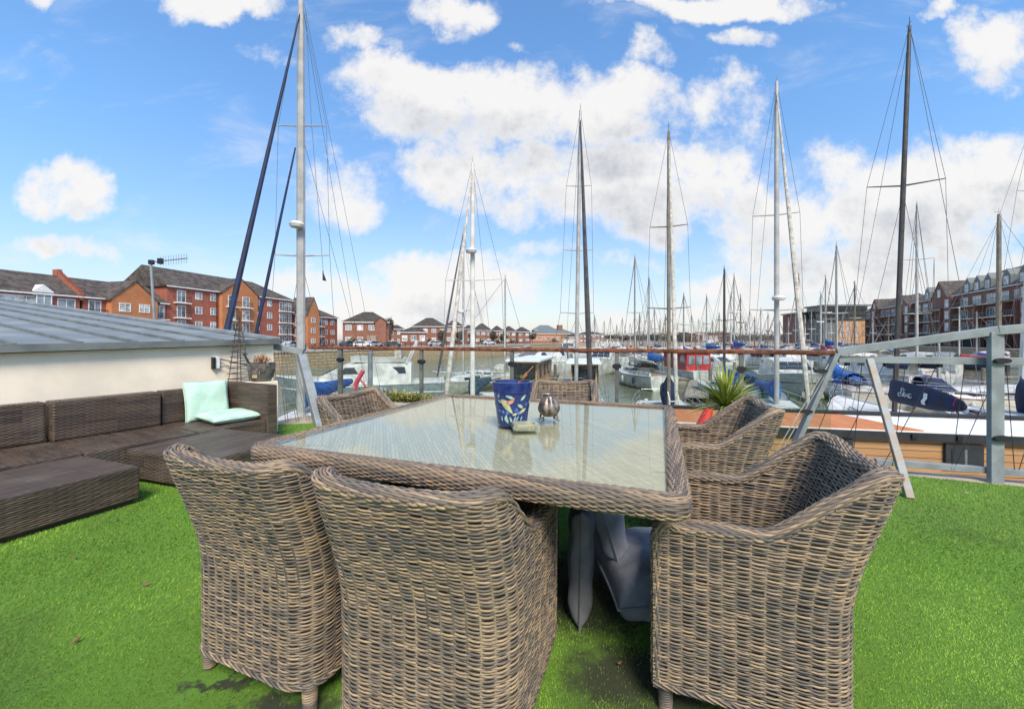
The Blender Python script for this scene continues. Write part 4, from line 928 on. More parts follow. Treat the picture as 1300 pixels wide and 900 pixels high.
for i, (px, top, Y, k, hd) in enumerate(far):
    zt = zat(top, Y) - WZ; lab = f'{desc[k]}, mast {ORD[i]} from left in far rows'
    hz = 8 + 0 * i
    key = k
    if key not in P_:
        o = sailboat('far_yacht', lab, px, Y, top, hd, 8.5, 2.9, 1.0, mr=.11, group='yachts in the far rows of the marina', detail=1, wire=.022, spread=(.52,), sw=.9, **spec[k]); P_[key] = (o, zt, hd); continue
    src, z0, h0 = P_[key]; o = copy_tree(src); s_ = zt / z0; o.scale = (min(1.15, max(.8, s_)), min(1.1, max(.85, s_)), s_ if False else s_)
    mx = .08 * 8.5 * o.scale[0]; X, Yy = XY(px, Y); o.location = (X - mx * math.cos(R(hd)), Yy - mx * math.sin(R(hd)), WZ); o.rotation_euler = (0, 0, R(hd)); o['label'] = lab
# filler cruisers
cr = []
n = 0
r_ = random.Random(4)
for Y, p0, p1, st in ((58, 850, 1060, 34), (72, 780, 1120, 30), (88, 790, 1110, 26), (108, 790, 1105, 24)):
    px = p0
    while px < p1:
        cr.append((px + r_.uniform(-5, 5), Y + r_.uniform(-4, 4), r_.choice((80, 95, 100, 265, 275)))); px += st
cr.sort(); src = None; variants = []
for i, (px, Y, hd) in enumerate(cr):
    k = i % 3
    lab = ['white motor boat with cream canopy', 'white motor boat with red stripe', 'white motor boat with navy canopy'][k] + f', {ORD[i]} motor boat from left in far rows'
    if len(variants) < 3:
        o = cruiser('far_motorboat', lab, px, Y, hd, 8, 3, 1.2, canopy=[cream_cloth, None, navy_cloth][k], stripe=[None, red_cloth, navy_cloth][k], group='motor boats in the far rows', detail=True); variants.append(o)
    else:
        o = copy_tree(variants[k]); o.location = (*XY(px, Y), WZ); o.rotation_euler = (0, 0, R(hd)); o['label'] = lab; s_ = r_.uniform(.8, 1.15); o.scale = (s_, s_, s_)
# moored row against the left quay
for i, (px, Y, lab) in enumerate([(655, 95, 'small white cruiser moored near the left quay, above the first houseboat'), (668, 120, 'distant white cruiser under the red brick houses, left of the domed work boat')]):
    cruiser('motor_cruiser', lab, px, Y, 100, 7.5, 2.8, 1.1, canopy=cream_cloth)
# ------------------------------------------------------------------ the terrace
RX0, RY0 = -3.6, 6.28                                   # line of the far balustrade: Y = 4.85 - .397 X
def rail(X): return Vector((X, 4.85 - .397 * X, 0))
U = Vector((.929, -.369, 0)); VV = Vector((.369, .929, 0)); RA = math.degrees(math.atan2(-.369, .929))
B0 = Vector((-3.43, 4.9, 0)); dS = Vector((.454, .891, 0)); nS = Vector((.891, -.454, 0)); SA = math.degrees(math.atan2(.891, .454))
def S(a, b, z=0.): p = B0 + dS * a + nS * b; return Vector((p.x, p.y, z))
pl = rail(-3.2) + VV * .12; pr = rail(9.) + VV * .12
wl = S(.757, -.3); wl0 = S(-7, -.3)
sheet('terrace_slab', [(wl0.x, wl0.y), (9, -3.4), (pr.x, pr.y), (pl.x, pl.y), (wl.x, wl.y)], -.006, pm('terrace_paving', (.40, .33, .25), .85, var=.15, vs=2.5, bump=.3), .3)
sheet('terrace_base', [(wl0.x + .1, wl0.y + .1), (8.9, -3.3), (pr.x - .1, pr.y - .1), (pl.x, pl.y - .1), (wl.x + .05, wl.y)], -.32, render_m, 2.9)
# turf sheet and blades
tm_ = bpy.data.materials.new('turf_backing'); tm_.use_nodes = True; t = tm_.node_tree; n = NT(t); bs = t.nodes['Principled BSDF']; tc = n.tex('Object')
c = n.mix(n.noise(tc, 260, 3), (.10, .24, .018), (.18, .35, .03)); c = n.mix(n.ramp(n.noise(tc, 1.3, 5, .6), .5, .75, 0., .6), c, (.06, .15, .02))
DIRT_SHADE = [(.42, 1.38, .27, .17), (-.70, 1.27, .20, .07), (-.98, 1.36, .13, .035), (.30, 1.9, .45, .35), (-.25, 1.75, .5, .3), (.75, 1.15, .2, .12)]   # worn bare patches and painted shade under the furniture: centre and radii in metres
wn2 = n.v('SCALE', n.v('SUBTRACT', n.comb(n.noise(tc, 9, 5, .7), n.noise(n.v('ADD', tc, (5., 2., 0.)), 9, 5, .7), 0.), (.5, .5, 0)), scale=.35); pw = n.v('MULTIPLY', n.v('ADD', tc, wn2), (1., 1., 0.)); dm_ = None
for (x, y, rx_, ry_) in DIRT_SHADE:
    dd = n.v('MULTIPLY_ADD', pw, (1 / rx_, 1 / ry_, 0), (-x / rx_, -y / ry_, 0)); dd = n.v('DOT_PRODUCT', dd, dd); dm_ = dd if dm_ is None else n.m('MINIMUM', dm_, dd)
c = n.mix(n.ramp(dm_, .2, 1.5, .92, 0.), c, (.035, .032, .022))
t.links.new(c, bs.inputs['Base Color']); bs.inputs['Roughness'].default_value = .85
bp = t.nodes.new('ShaderNodeBump'); bp.inputs['Distance'].default_value = .008; t.links.new(n.noise(tc, 420, 3), bp.inputs['Height']); t.links.new(bp.outputs[0], bs.inputs['Normal'])
gl_ = rail(-3.05) - VV * .62; gl2 = rail(-2.3) - VV * .12; gr = rail(8.6) - VV * .05
turf_poly = [(S(-7, -.25).x, S(-7, -.25).y), (8.6, -3.2), (gr.x, gr.y), (gl2.x, gl2.y), (gl_.x, gl_.y), (S(.55, -.25).x, S(.55, -.25).y)]
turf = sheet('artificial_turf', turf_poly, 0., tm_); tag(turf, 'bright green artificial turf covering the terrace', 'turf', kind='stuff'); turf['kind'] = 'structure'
def inpoly(x, y, P):
    ins = np.zeros(len(x), bool); j = len(P) - 1
    for i in range(len(P)):
        xi, yi = P[i]; xj, yj = P[j]
        if yi != yj: ins ^= ((yi > y) != (yj > y)) & (x < (xj - xi) * (y - yi) / (yj - yi) + xi)
        j = i
    return ins
def fbm(x, y, sc_, seed=0):
    r = np.random.default_rng(seed); out = np.zeros_like(x)
    for o in range(4):
        for k in range(3):
            a = r.random() * 6.28; f = sc_ * 2 ** o * (.7 + .6 * r.random()); out += np.sin((x * np.cos(a) + y * np.sin(a)) * f + r.random() * 6.28 + 1.3 * np.sin(f * .6 * (y * np.cos(a) - x * np.sin(a)))) / 2 ** o / 3
    return out
N = 760000
# density falls with distance as the blades shrink in view
yy = .75 * (9.0 / .75) ** (rng.random(N) ** 1.0); xx = (rng.random(N) * 2 - 1) * 1.68 * yy
keep = inpoly(xx, yy, turf_poly); xx, yy = xx[keep], yy[keep]; n_ = len(xx)
sc2 = np.clip(yy / 1.6, .8, 2.6); hh_ = (.005 + .005 * rng.random(n_)) * np.clip(sc2, .8, 1.4); wd_ = .0011 * sc2 * (.7 + .6 * rng.random(n_))
an = rng.random(n_) * 6.28; la = fbm(xx, yy, 2.2, 3) * 2 + rng.normal(size=n_) * .9; ln = hh_ * (.5 + .6 * rng.random(n_))
ps = fbm(xx, yy, 1.6, 5); wx, wy = .05 * fbm(xx, yy, 12, 31), .05 * fbm(xx, yy, 12, 32); dirt_shade = np.max([np.exp(-.8 * (((xx + wx - x) / rx_) ** 2 + ((yy + wy - y) / ry_) ** 2)) for x, y, rx_, ry_ in DIRT_SHADE], 0)
dirt_shade = dirt_shade + .22 * fbm(xx, yy, 14, 9); base = np.array([.085, .285, .018]); 
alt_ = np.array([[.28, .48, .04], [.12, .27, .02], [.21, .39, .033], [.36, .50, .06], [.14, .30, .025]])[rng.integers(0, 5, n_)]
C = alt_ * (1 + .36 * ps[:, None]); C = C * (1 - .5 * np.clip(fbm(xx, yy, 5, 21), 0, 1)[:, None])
kd = rng.random(n_) > np.clip((dirt_shade - .22) * 1.5, 0, .9); xx, yy, hh_, wd_, an, la, ln, C, dirt_shade = [v[kd] for v in (xx, yy, hh_, wd_, an, la, ln, C, dirt_shade)]; n_ = len(xx)
C *= (1 - .6 * np.clip(dirt_shade * 1.3, 0, 1))[:, None]  # blades darkened for both the worn patches and the painted shade
sd1 = np.abs((xx + 1.35) * .94 - (yy - 2.0) * .34); sd2 = np.abs((xx - 2.3) * .94 - (yy - 2.0) * .34); C *= (1 - .38 * np.exp(-(np.minimum(sd1, sd2) / .012) ** 2))[:, None]
z_ = np.full(n_, .0005); V = np.stack([np.stack([xx - wd_ * np.cos(an), yy - wd_ * np.sin(an), z_], 1), np.stack([xx + wd_ * np.cos(an), yy + wd_ * np.sin(an), z_], 1), np.stack([xx + np.cos(la) * ln, yy + np.sin(la) * ln, hh_], 1)], 1).reshape(-1, 3)
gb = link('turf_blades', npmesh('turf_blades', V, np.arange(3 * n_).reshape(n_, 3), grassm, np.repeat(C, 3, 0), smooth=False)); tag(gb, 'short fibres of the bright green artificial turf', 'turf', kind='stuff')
for i, (px, py, l_) in enumerate([(184, 746, 'brown dead leaf on the turf left of the nearest left chair'), (96, 818, 'small curled dead leaf on the turf at lower left'), (94, 711, 'pale small dead leaf near the long ottoman'), (787, 846, 'tiny brown leaf on the bare dirty patch between the chairs'), (1226, 628, 'pale scrap of leaf on the turf at right')]):
    Y = H * F / (py - HY); x, y = XY(px, Y); s_ = .014 if i else .019; a = i * 1.3; m = MB()
    P_l = [(math.cos(a) * u - math.sin(a) * v, math.sin(a) * u + math.cos(a) * v, w_) for u, v, w_ in ((-s_, 0, .012), (-.3 * s_, .4 * s_, .018), (.6 * s_, .3 * s_, .015), (s_ * 1.2, 0, .022), (.5 * s_, -.35 * s_, .013), (-.4 * s_, -.35 * s_, .016))]
    m.loft([P_l, [(x_, y_, z_ + .0015) for x_, y_, z_ in P_l]]); tag(m.build('dead_leaf', pm(f'dead_leaf_{i}', (.22, .12, .06) if i < 4 else (.5, .45, .35), .8), loc=(x, y, 0)), l_, 'leaf', 'dead leaves on the turf')

# left wall with zinc roof
wall = thing('cream_wall', 'smooth cream rendered wall of the neighbouring roof, behind the dark woven sofa', 'wall', S(-7, -.3), SA)
tw = lambda a: a + 7                                     # local x along the wall; the neighbour lies towards local +y
zf = lambda a: 1.035 + (a + 1.75) * .021
m = MB(); xe = tw(.757); m.profile([(0, -.3), (xe, -.3), (xe, zf(.757) - .01), (0, zf(-7) - .01)], 0, .25); m.build('render', render_m, wall)
m = MB(); m.box(xe - .25, xe - .003, .253, 14, -3, zf(.757) - .01); m.build('end_wall', render_m, wall)
sl = .092
roof = MB(); D_ = 14.
def rp_(a, s, dz=0): return (tw(a), s, zf(a) + .045 + s * sl + dz)
roof.hexa([rp_(-7, -.06, -.03), rp_(.78, -.06, -.03), rp_(.78, D_, -.03), rp_(-7, D_, -.03), rp_(-7, -.06), rp_(.78, -.06), rp_(.78, D_), rp_(-7, D_)])
ro = roof.build('zinc_roof', zinc, wall)
m = MB()
for a in [-5.9 + .43 * k for k in range(15)]:
    m.hexa([rp_(a, .05, .002), rp_(a + .03, .05, .002), rp_(a + .03, D_, .002), rp_(a, D_, .002), rp_(a, .05, .03), rp_(a + .03, .05, .03), rp_(a + .03, D_, .03), rp_(a, D_, .03)])
m.build('standing_seam', zinc_dark, ro)
m = MB(); m.hexa([(tw(-7), -.085, zf(-7) - .0), (tw(.80), -.085, zf(.8) - .0), (tw(.80), -.061, zf(.8)), (tw(-7), -.061, zf(-7)), (tw(-7), -.085, zf(-7) + .07), (tw(.80), -.085, zf(.8) + .07), (tw(.80), -.061, zf(.8) + .07), (tw(-7), -.061, zf(-7) + .07)])
m.build('fascia', zinc_dark, ro)
m = MB(); m.hexa([rp_(.70, -.05, .002), rp_(.82, -.05, .002), rp_(.82, D_, .002), rp_(.70, D_, .002), rp_(.70, -.05, .055), rp_(.82, -.05, .055), rp_(.82, D_, .055), rp_(.70, D_, .055)]); m.build('verge_flashing', zinc, ro, bevel=.01)
for i, (a, z) in enumerate(((-1.35, .97), (-.1, .99))): pass
# TV aerial on a pole behind the verge
ae = thing('television_aerial', 'television aerial on a grey pole clipped to the zinc roof edge', 'aerial', W(197, 415, 7.3))
m = MB(); m.tube([(0, 0, -.1), W(191.5, 333, 7.3) - W(197, 415, 7.3)], .022, 8); m.build('pole', galv, ae)
tp_ = W(191.5, 333, 7.3) - W(197, 415, 7.3); e_ = W(238, 328, 7.0) - W(197, 415, 7.3)
m = MB(); m.tube([tp_, e_], .008, 6)
for k in range(11):
    c = tp_.lerp(e_, .28 + .07 * k); m.tube([c + Vector((0, 0, -.085)), c + Vector((0, 0, .085))], .0035, 4)
m.build('boom', steel, ae); c = tp_.lerp(e_, .27)
m = MB(); m.box(c.x - .04, c.x + .04, c.y - .03, c.y + .03, c.z - .05, c.z + .05); m.box(tp_.x - .03, tp_.x + .05, tp_.y - .03, tp_.y + .03, tp_.z - .04, tp_.z + .04); m.build('junction_box', black_metal, ae, bevel=.008)

# balustrade: hardwood handrail, posts, glass
xs = [-3.55, -2.46, -1.186, 0.0, 1.135, 2.235]; zr = 1.03
bl = thing('glass_balustrade', 'glass balustrade with dark red hardwood handrail between grey posts', 'balustrade', rail(0), RA)
lx = lambda X: (X) / .929 * 1.0
def lX(X): return (rail(X) - rail(0)).dot(U)
m = MB(); x0, x1 = lX(-3.0), lX(2.93)
m.loft([[(x, y * .032, zr + z * .022) for y, z in ((-1, -.7), (-.7, -1), (.7, -1), (1, -.7), (1, .5), (.6, 1), (-.6, 1), (-1, .5))] for x in (x0, x1)]); m.build('handrail', handrail_m, bl, bevel=.003)
for X in xs[1:]:
    x = lX(X); m = MB(); w_ = .032 if X < -2 else .02
    m.box(x - w_, x + w_, -.022, .022, -.25, zr - .0225); p = m.build('post', post_grey, bl, bevel=.004)
    for z in (.22, .86):
        c = MB(); c.loft([[(x + 0 * .045 + .048 * math.cos(k * math.pi / 6), y, z + .03 * math.sin(k * math.pi / 6)) for k in range(12)] for y in (-.03, .03)])
        pass
        c.build('glass_clamp', black_metal, p)
xg = [lX(v) for v in xs] + [lX(2.93)]
for a, b in zip(xg[:-1], xg[1:]): MB().box(a + .03, b - .03, -.005, .005, .06, zr - .07).build('glass_pane', balus_glass, bl)
# second row of neighbour's post behind
nb = thing('grey_post', 'stout grey post beyond the glass, between the first two balustrade posts', 'post', (*XY(470, 8.6), -2)); MB().tube([(0, 0, 0), (0, 0, 2.9)], .05, 10).build('shaft', galv, nb); MB().box(-.09, .09, -.09, .09, -.02, .02).build('base_plate', galv, nb)
# galvanised frame at the right
fr_ = thing('galvanised_frame', 'galvanised steel frame with sloping top rail and wires at the terrace right', 'steel frame', (0, 0, 0))
m = MB(); m.bar(W(997, 592, 3.73), W(1061, 449, 3.68), .07, .04); m.build('leg', galv, fr_, bevel=.004)
m = MB(); m.bar(W(1155, 633, 2.94), W(1104, 456, 3.52), .05, .04); m.build('leg', galv_rust, fr_, bevel=.004)
m = MB(); P3 = Vector((3.91, 3.28, 0)); m.box(P3.x - .062, P3.x + .044, P3.y - .02, P3.y + .02, -.02, 1.21); m.build('post', galv, fr_, bevel=.005)
q0 = W(1062, 447, 3.69); q1 = Vector((5.6, 2.62, 1.40)); m = MB(); m.bar(q0, P3 + Vector((0, 0, 1.222)), .06, .07); m.bar(P3 + Vector((.0, 0, 1.222)), q1, .06, .07); m.build('top_rail', galv, fr_, bevel=.004)
m = MB(); m.bar(W(1064, 456, 3.70), Vector((5.7, 2.72, .975)), .05, .06); m.build('middle_rail', galv, fr_, bevel=.003)
m = MB(); m.bar(Vector((3.18, 3.56, .085)), Vector((5.7, 2.70, .085)), .05, .05); m.build('bottom_rail', galv, fr_, bevel=.003)
m = MB(); r_ = random.Random(2)
A_ = W(1066, 457, 3.70); Bv = Vector((5.6, 2.74, .96)); Cb = Vector((2.62, 3.72, .06)); Db = Vector((5.6, 2.72, .09))
fan = [(.02, .02), (.06, .13), (.12, .09), (.17, .22), (.25, .20), (.31, .345), (.39, .35), (.40, .47), (.50, .475), (.52, .60), (.63, .61), (.66, .73), (.78, .74), (.82, .88)]
for a, b in fan: m.tube([A_.lerp(Bv, a), Cb.lerp(Db, b)], .0035, 4)
m.build('wire', black_metal, fr_)
m = MB()
for a, _ in fan[::2]: c = A_.lerp(Bv, a); m.box(c.x - .015, c.x + .015, c.y - .015, c.y + .015, c.z - .05, c.z - .01)
m.build('hook', black_metal, fr_)
m = MB(); m.tube([W(1058, 458, 3.66), W(985, 585, 3.75), W(975, 622, 3.45)], .004, 5); m.tube([W(1052, 462, 3.66), W(975, 590, 3.70)], .004, 5); m.build('cord', cream_cloth, fr_)
for (px, py, Y) in ((1042, 471, 3.66), (1023, 522, 3.68), (1005, 572, 3.72)):
    m = MB(); c = W(px, py, Y); m.loft([[(c.x + .055 * math.cos(k * math.pi / 6), c.y + y, c.z + .018 * math.sin(k * math.pi / 6)) for k in range(12)] for y in (-.02, .02)]); m.build('clamp', black_metal, fr_)
m = MB(); c = P3 + Vector((0, -.04, .36)); m.loft([[(c.x + .0 + .07 * math.cos(k * math.pi / 6), c.y + y, c.z + .025 * math.sin(k * math.pi / 6)) for k in range(12)] for y in (-.012, .012)]); m.build('clamp', black_metal, fr_); m = MB(); m.loft([[(c.x + .065 * math.cos(k * math.pi / 6), c.y + y, c.z + .62 + .022 * math.sin(k * math.pi / 6)) for k in range(12)] for y in (-.012, .012)]); m.build('clamp', black_metal, fr_)
# galvanised frame at the left
fl_ = thing('galvanised_frame', 'bent galvanised rail and leaning post beside the cream wall end at the left', 'steel frame', (0, 0, 0))
k0, k1, k2 = W(320, 434.5, 5.75), W(383, 447, 5.9), W(412, 566, 5.3)
m = MB(); m.bar(k0, k1 + Vector((.03, 0, 0)), .09, .09); m.build('rail', galv, fl_, bevel=.005)
m = MB(); m.bar(k1 + Vector((.0, 0, -.045)), k2, .11, .09); m.build('post', galv, fl_, bevel=.005)
m = MB()
for i in range(9): a = k0.lerp(k1, .45 + i * .065); m.tube([a + Vector((0, 0, -.05)), W(352 + i * 7.0 + (i % 2) * 4, 540, 5.7)], .004, 4)
m.build('wire', steel, fl_)

# neighbouring floating home at the right
nh = thing('floating_home', 'long floating home with wood boarded side, small dark windows and orange decked roof end', 'floating home', (0, 0, 0))
zc = -.8; e0 = Vector((6.07, 9.23, 0)); dN = Vector((.979, -.204, 0)).normalized(); nN = Vector((.204, .979, 0)); 
def NP(s, b, z): p = e0 + dN * s + nN * b; return (p.x, p.y, z)
mm = lambda s0, s1, b0, b1, z0, z1: MB().hexa([NP(s0, b0, z0), NP(s1, b0, z0), NP(s1, b1, z0), NP(s0, b1, z0), NP(s0, b0, z1), NP(s1, b0, z1), NP(s1, b1, z1), NP(s0, b1, z1)])
decky = board_mat('orange_roof_boards', (.62, .22, .075), (.50, .17, .055), .09)
wall_b = board_mat('honey_cladding', (.50, .28, .125), (.40, .21, .09), .155)
LEFT, RIGHT = -4.4, 9.5
def uvbuild(mb, name, mat, par=None, swap=False):
    o = mb.build(name, mat, par); me = o.data; uv = me.uv_layers.new(name='uv')
    for p in me.polygons:
        for li in p.loop_indices:
            c_ = me.vertices[me.loops[li].vertex_index].co - e0; s, b = c_.dot(dN), c_.dot(nN)
            uv.data[li].uv = (b, s) if (abs(p.normal.z) > .5) else (s + b, c_.z)
    return o
uvbuild(mm(LEFT, RIGHT, .05, 2.0, -2.75, zc - .201), 'wall', wall_b, nh)
mm(LEFT - .2, RIGHT + .2, -.35, 2.4, WZ - .5, -2.76).build('hull', concrete, nh)
mm(LEFT - .05, RIGHT, -.06, 2.05, zc - .2, zc - .03).build('fascia', anthracite, nh)
mm(LEFT - .05, RIGHT, -.05, 2.02, zc - .029, zc - .004).build('roof', white_paint, nh)
# orange boarded part with its slanting end
m = MB(); lo = [NP(LEFT, -.03, zc), NP(2.75, -.03, zc), NP(2.1, 1.75, zc), NP(LEFT, 1.75, zc)]; m.loft([[(x, y, z - .002) for x, y, z in lo], [(x, y, z + .02) for x, y, z in lo]]); uvbuild(m, 'roof_boards', decky, nh)
mm(LEFT - .1, RIGHT, 1.82, 2.06, zc, zc + .08).build('roof_kerb', black_metal, nh)
def dwin(s, z0, z1, w_):
    f_ = mm(s, s + w_, -.02, .049, z0, z1).build('window', anthracite, nh); mm(s + .1, s + w_ - .1, -.03, -.021, z0 + .1, z1 - .1).build('pane', dark_win, f_); mm(s + w_ * .48, s + w_ * .52 + .02, -.035, -.031, z0 + .1, z1 - .1).build('glazing_bar', zinc_dark, f_)
dwin(3.15, -1.56, -1.05, .66); dwin(.95, -1.40, -1.04, .5); dwin(5.1, -2.2, -1.05, .8)
for s in (-2.5, .6, 2.5, 3.3): mm(s, s + .1, -.1, -.061, zc - .16, zc - .06).build('bracket', black_metal, nh)
# dinghy-like white tender and fender between
fb_ = thing('ladder', 'small white boarding ladder beyond the end of the floating home roof', 'ladder', W(856, 512, 13))
m = MB()
for s in (-.15, .15): m.tube([(s, 0, -.8), (s, 0, .1), (s, .15, .35)], .02, 6)
for k in range(4): m.tube([(-.15, 0, -.6 + k * .22), (.15, 0, -.6 + k * .22)], .015, 5)
m.build('frame', white_paint, fb_)
# ------------------------------------------------------------------ woven furniture from real strands
PAL = np.array([[.34, .245, .16], [.28, .205, .14], [.21, .165, .125], [.155, .13, .11], [.37, .27, .17], [.11, .098, .09], [.25, .19, .135], [.18, .145, .115]])
def strand_cols(Rn, Sn, corr, r, pal=PAL):
    k = Sn // corr + 3; idx = r.integers(0, len(pal), (Rn, k)); c = pal[idx] * (.85 + .3 * r.random((Rn, k, 1)))
    t = (np.arange(Sn)[None, :] / corr + r.random((Rn, 1)) * 1.0); i = np.minimum(t.astype(int), k - 2); f = sstep((t - i - .35) / .3)[..., None]
    rr = np.arange(Rn)[:, None]; return c[rr, i] * (1 - f) + c[rr, i + 1] * f
def strands(P, Nn, Uu, rn, ru, sides, C, mask=None, closed=False):
    """tubes along axis 1 of P (R,S,3); Nn, Uu are the cross axes"""
    Rn, Sn, _ = P.shape; a = 2 * np.pi * (np.arange(sides) + .5) / sides
    V = P[:, :, None, :] + rn * np.cos(a)[None, None, :, None] * Nn[:, :, None, :] + ru * np.sin(a)[None, None, :, None] * Uu[:, :, None, :]
    idx = np.arange(Rn * Sn * sides).reshape(Rn, Sn, sides)
    nx = np.roll(idx, -1, axis=1) if closed else idx[:, 1:]; cu = idx if closed else idx[:, :-1]
    ok = np.ones(cu.shape[:2], bool)
    if mask is not None: ok = (mask & np.roll(mask, -1, 1)) if closed else (mask[:, :-1] & mask[:, 1:])
    Q = np.stack([cu, np.roll(cu, -1, 2), np.roll(nx, -1, 2), nx], -1)[ok].reshape(-1, 4)
    V = V.reshape(-1, 3); Cc = np.repeat(C.reshape(-1, 3), sides, 0)
    used = np.unique(Q); mp = np.zeros(len(V), int); mp[used] = np.arange(len(used)); return V[used], mp[Q], Cc[used]
def resample(pts, step):
    pts = np.array(pts, float); d = np.r_[0, np.cumsum(np.linalg.norm(np.diff(pts, axis=0), axis=1))]; n = max(2, int(round(d[-1] / step))); s = np.linspace(0, d[-1], n + 1)
    return np.stack([np.interp(s, d, pts[:, i]) for i in range(pts.shape[1])], 1), s
def rope(path, Nn, a, b, K, twist, rs, seed, sides=5, corr=14, closed=False, pw=1., pal=PAL, wob=.10):
    """K strands wound round an elliptical core along a path"""
    r = np.random.default_rng(seed); M = len(path); T = np.gradient(path, axis=0)
    if closed: T = np.roll(path, -1, 0) - np.roll(path, 1, 0)
    T /= np.linalg.norm(T, axis=1)[:, None]; Nn = Nn - T * (Nn * T).sum(1)[:, None]; Nn /= np.linalg.norm(Nn, axis=1)[:, None]; Un = np.cross(T, Nn)
    d = np.r_[0, np.cumsum(np.linalg.norm(np.diff(path, axis=0), axis=1))]
    th = 2 * np.pi * np.arange(K)[:, None] / K + twist * d[None, :]
    if closed: tot = d[-1] + np.linalg.norm(path[0] - path[-1]); turns = round(twist * tot / (2 * np.pi) * K) / K; th = 2 * np.pi * np.arange(K)[:, None] / K + 2 * np.pi * turns * d[None, :] / tot
    if pw < 1:                                # even spacing round the squared section
        tt = np.linspace(0, 2 * np.pi, 721); qx = np.sign(np.cos(tt)) * np.abs(np.cos(tt)) ** pw * a; qy = np.sign(np.sin(tt)) * np.abs(np.sin(tt)) ** pw * b
        al = np.r_[0, np.cumsum(np.hypot(np.diff(qx), np.diff(qy)))]; al *= 2 * np.pi / al[-1]; th = np.interp(np.mod(th, 2 * np.pi), al, tt)
    cx, sx = np.cos(th), np.sin(th); cx = np.sign(cx) * np.abs(cx) ** pw; sx = np.sign(sx) * np.abs(sx) ** pw
    wv = 1 + wob * np.sin(d[None, :] * 2 * np.pi / .05 + np.arange(K)[:, None] * np.pi * .94 * 1.0)
    P = path[None] + (a * wv * cx)[..., None] * Nn[None] + (b * wv * sx)[..., None] * Un[None]
    On = cx[..., None] * Nn[None] + sx[..., None] * Un[None]; On /= np.linalg.norm(On, axis=2)[..., None]; Tn = np.cross(np.broadcast_to(T[None], On.shape), On)
    out = strands(P, On, Tn, rs * .8, rs, sides, strand_cols(K, M, corr, r, pal), closed=closed)
    core = strands(path[None], Nn[None], Un[None], a * .86, b * .86, 10, np.full((1, M, 3), .05), closed=closed)
    return [out, core]
HW, FRY, RRY, RAD = .272, .272, -.25, .10
def plan():
    p = [(HW, FRY), (HW, RRY + RAD)] ; p += [(HW - RAD + RAD * math.cos(a), RRY + RAD - RAD * math.sin(a)) for a in np.linspace(0, math.pi / 2, 12)][1:]; p += [(0, RRY)]
    h, _ = resample(p, .0097); full = np.concatenate([h, h[::-1][1:] * [-1, 1]]); T = np.gradient(full, axis=0); T /= np.linalg.norm(T, axis=1)[:, None]
    return full, np.stack([-T[:, 1], T[:, 0]], 1)
PL, PN = plan(); 
if PN[0, 0] < 0: PN = -PN
PS = np.r_[0, np.cumsum(np.linalg.norm(np.diff(PL, axis=0), axis=1))]
def top(xy): c = sstep((-xy[:, 1] - .01) / .20); e = np.clip(np.abs(xy[:, 0]) / HW, 0, 1); return .598 + c * (.205 - .022 * (1 - e ** 2)) - .012 * sstep((xy[:, 1] - .1) / .15)
def surf(xy, z):
    dz = sstep((z - .38) / .52) ** 1.0 * .125; wr = sstep((-xy[..., 1] + .04) / .22); k = 1 + .02 * z / .6
    return np.stack([xy[..., 0] * k, xy[..., 1] - dz * wr + .012 * (z < 0), z], -1)
TOP = top(PL)
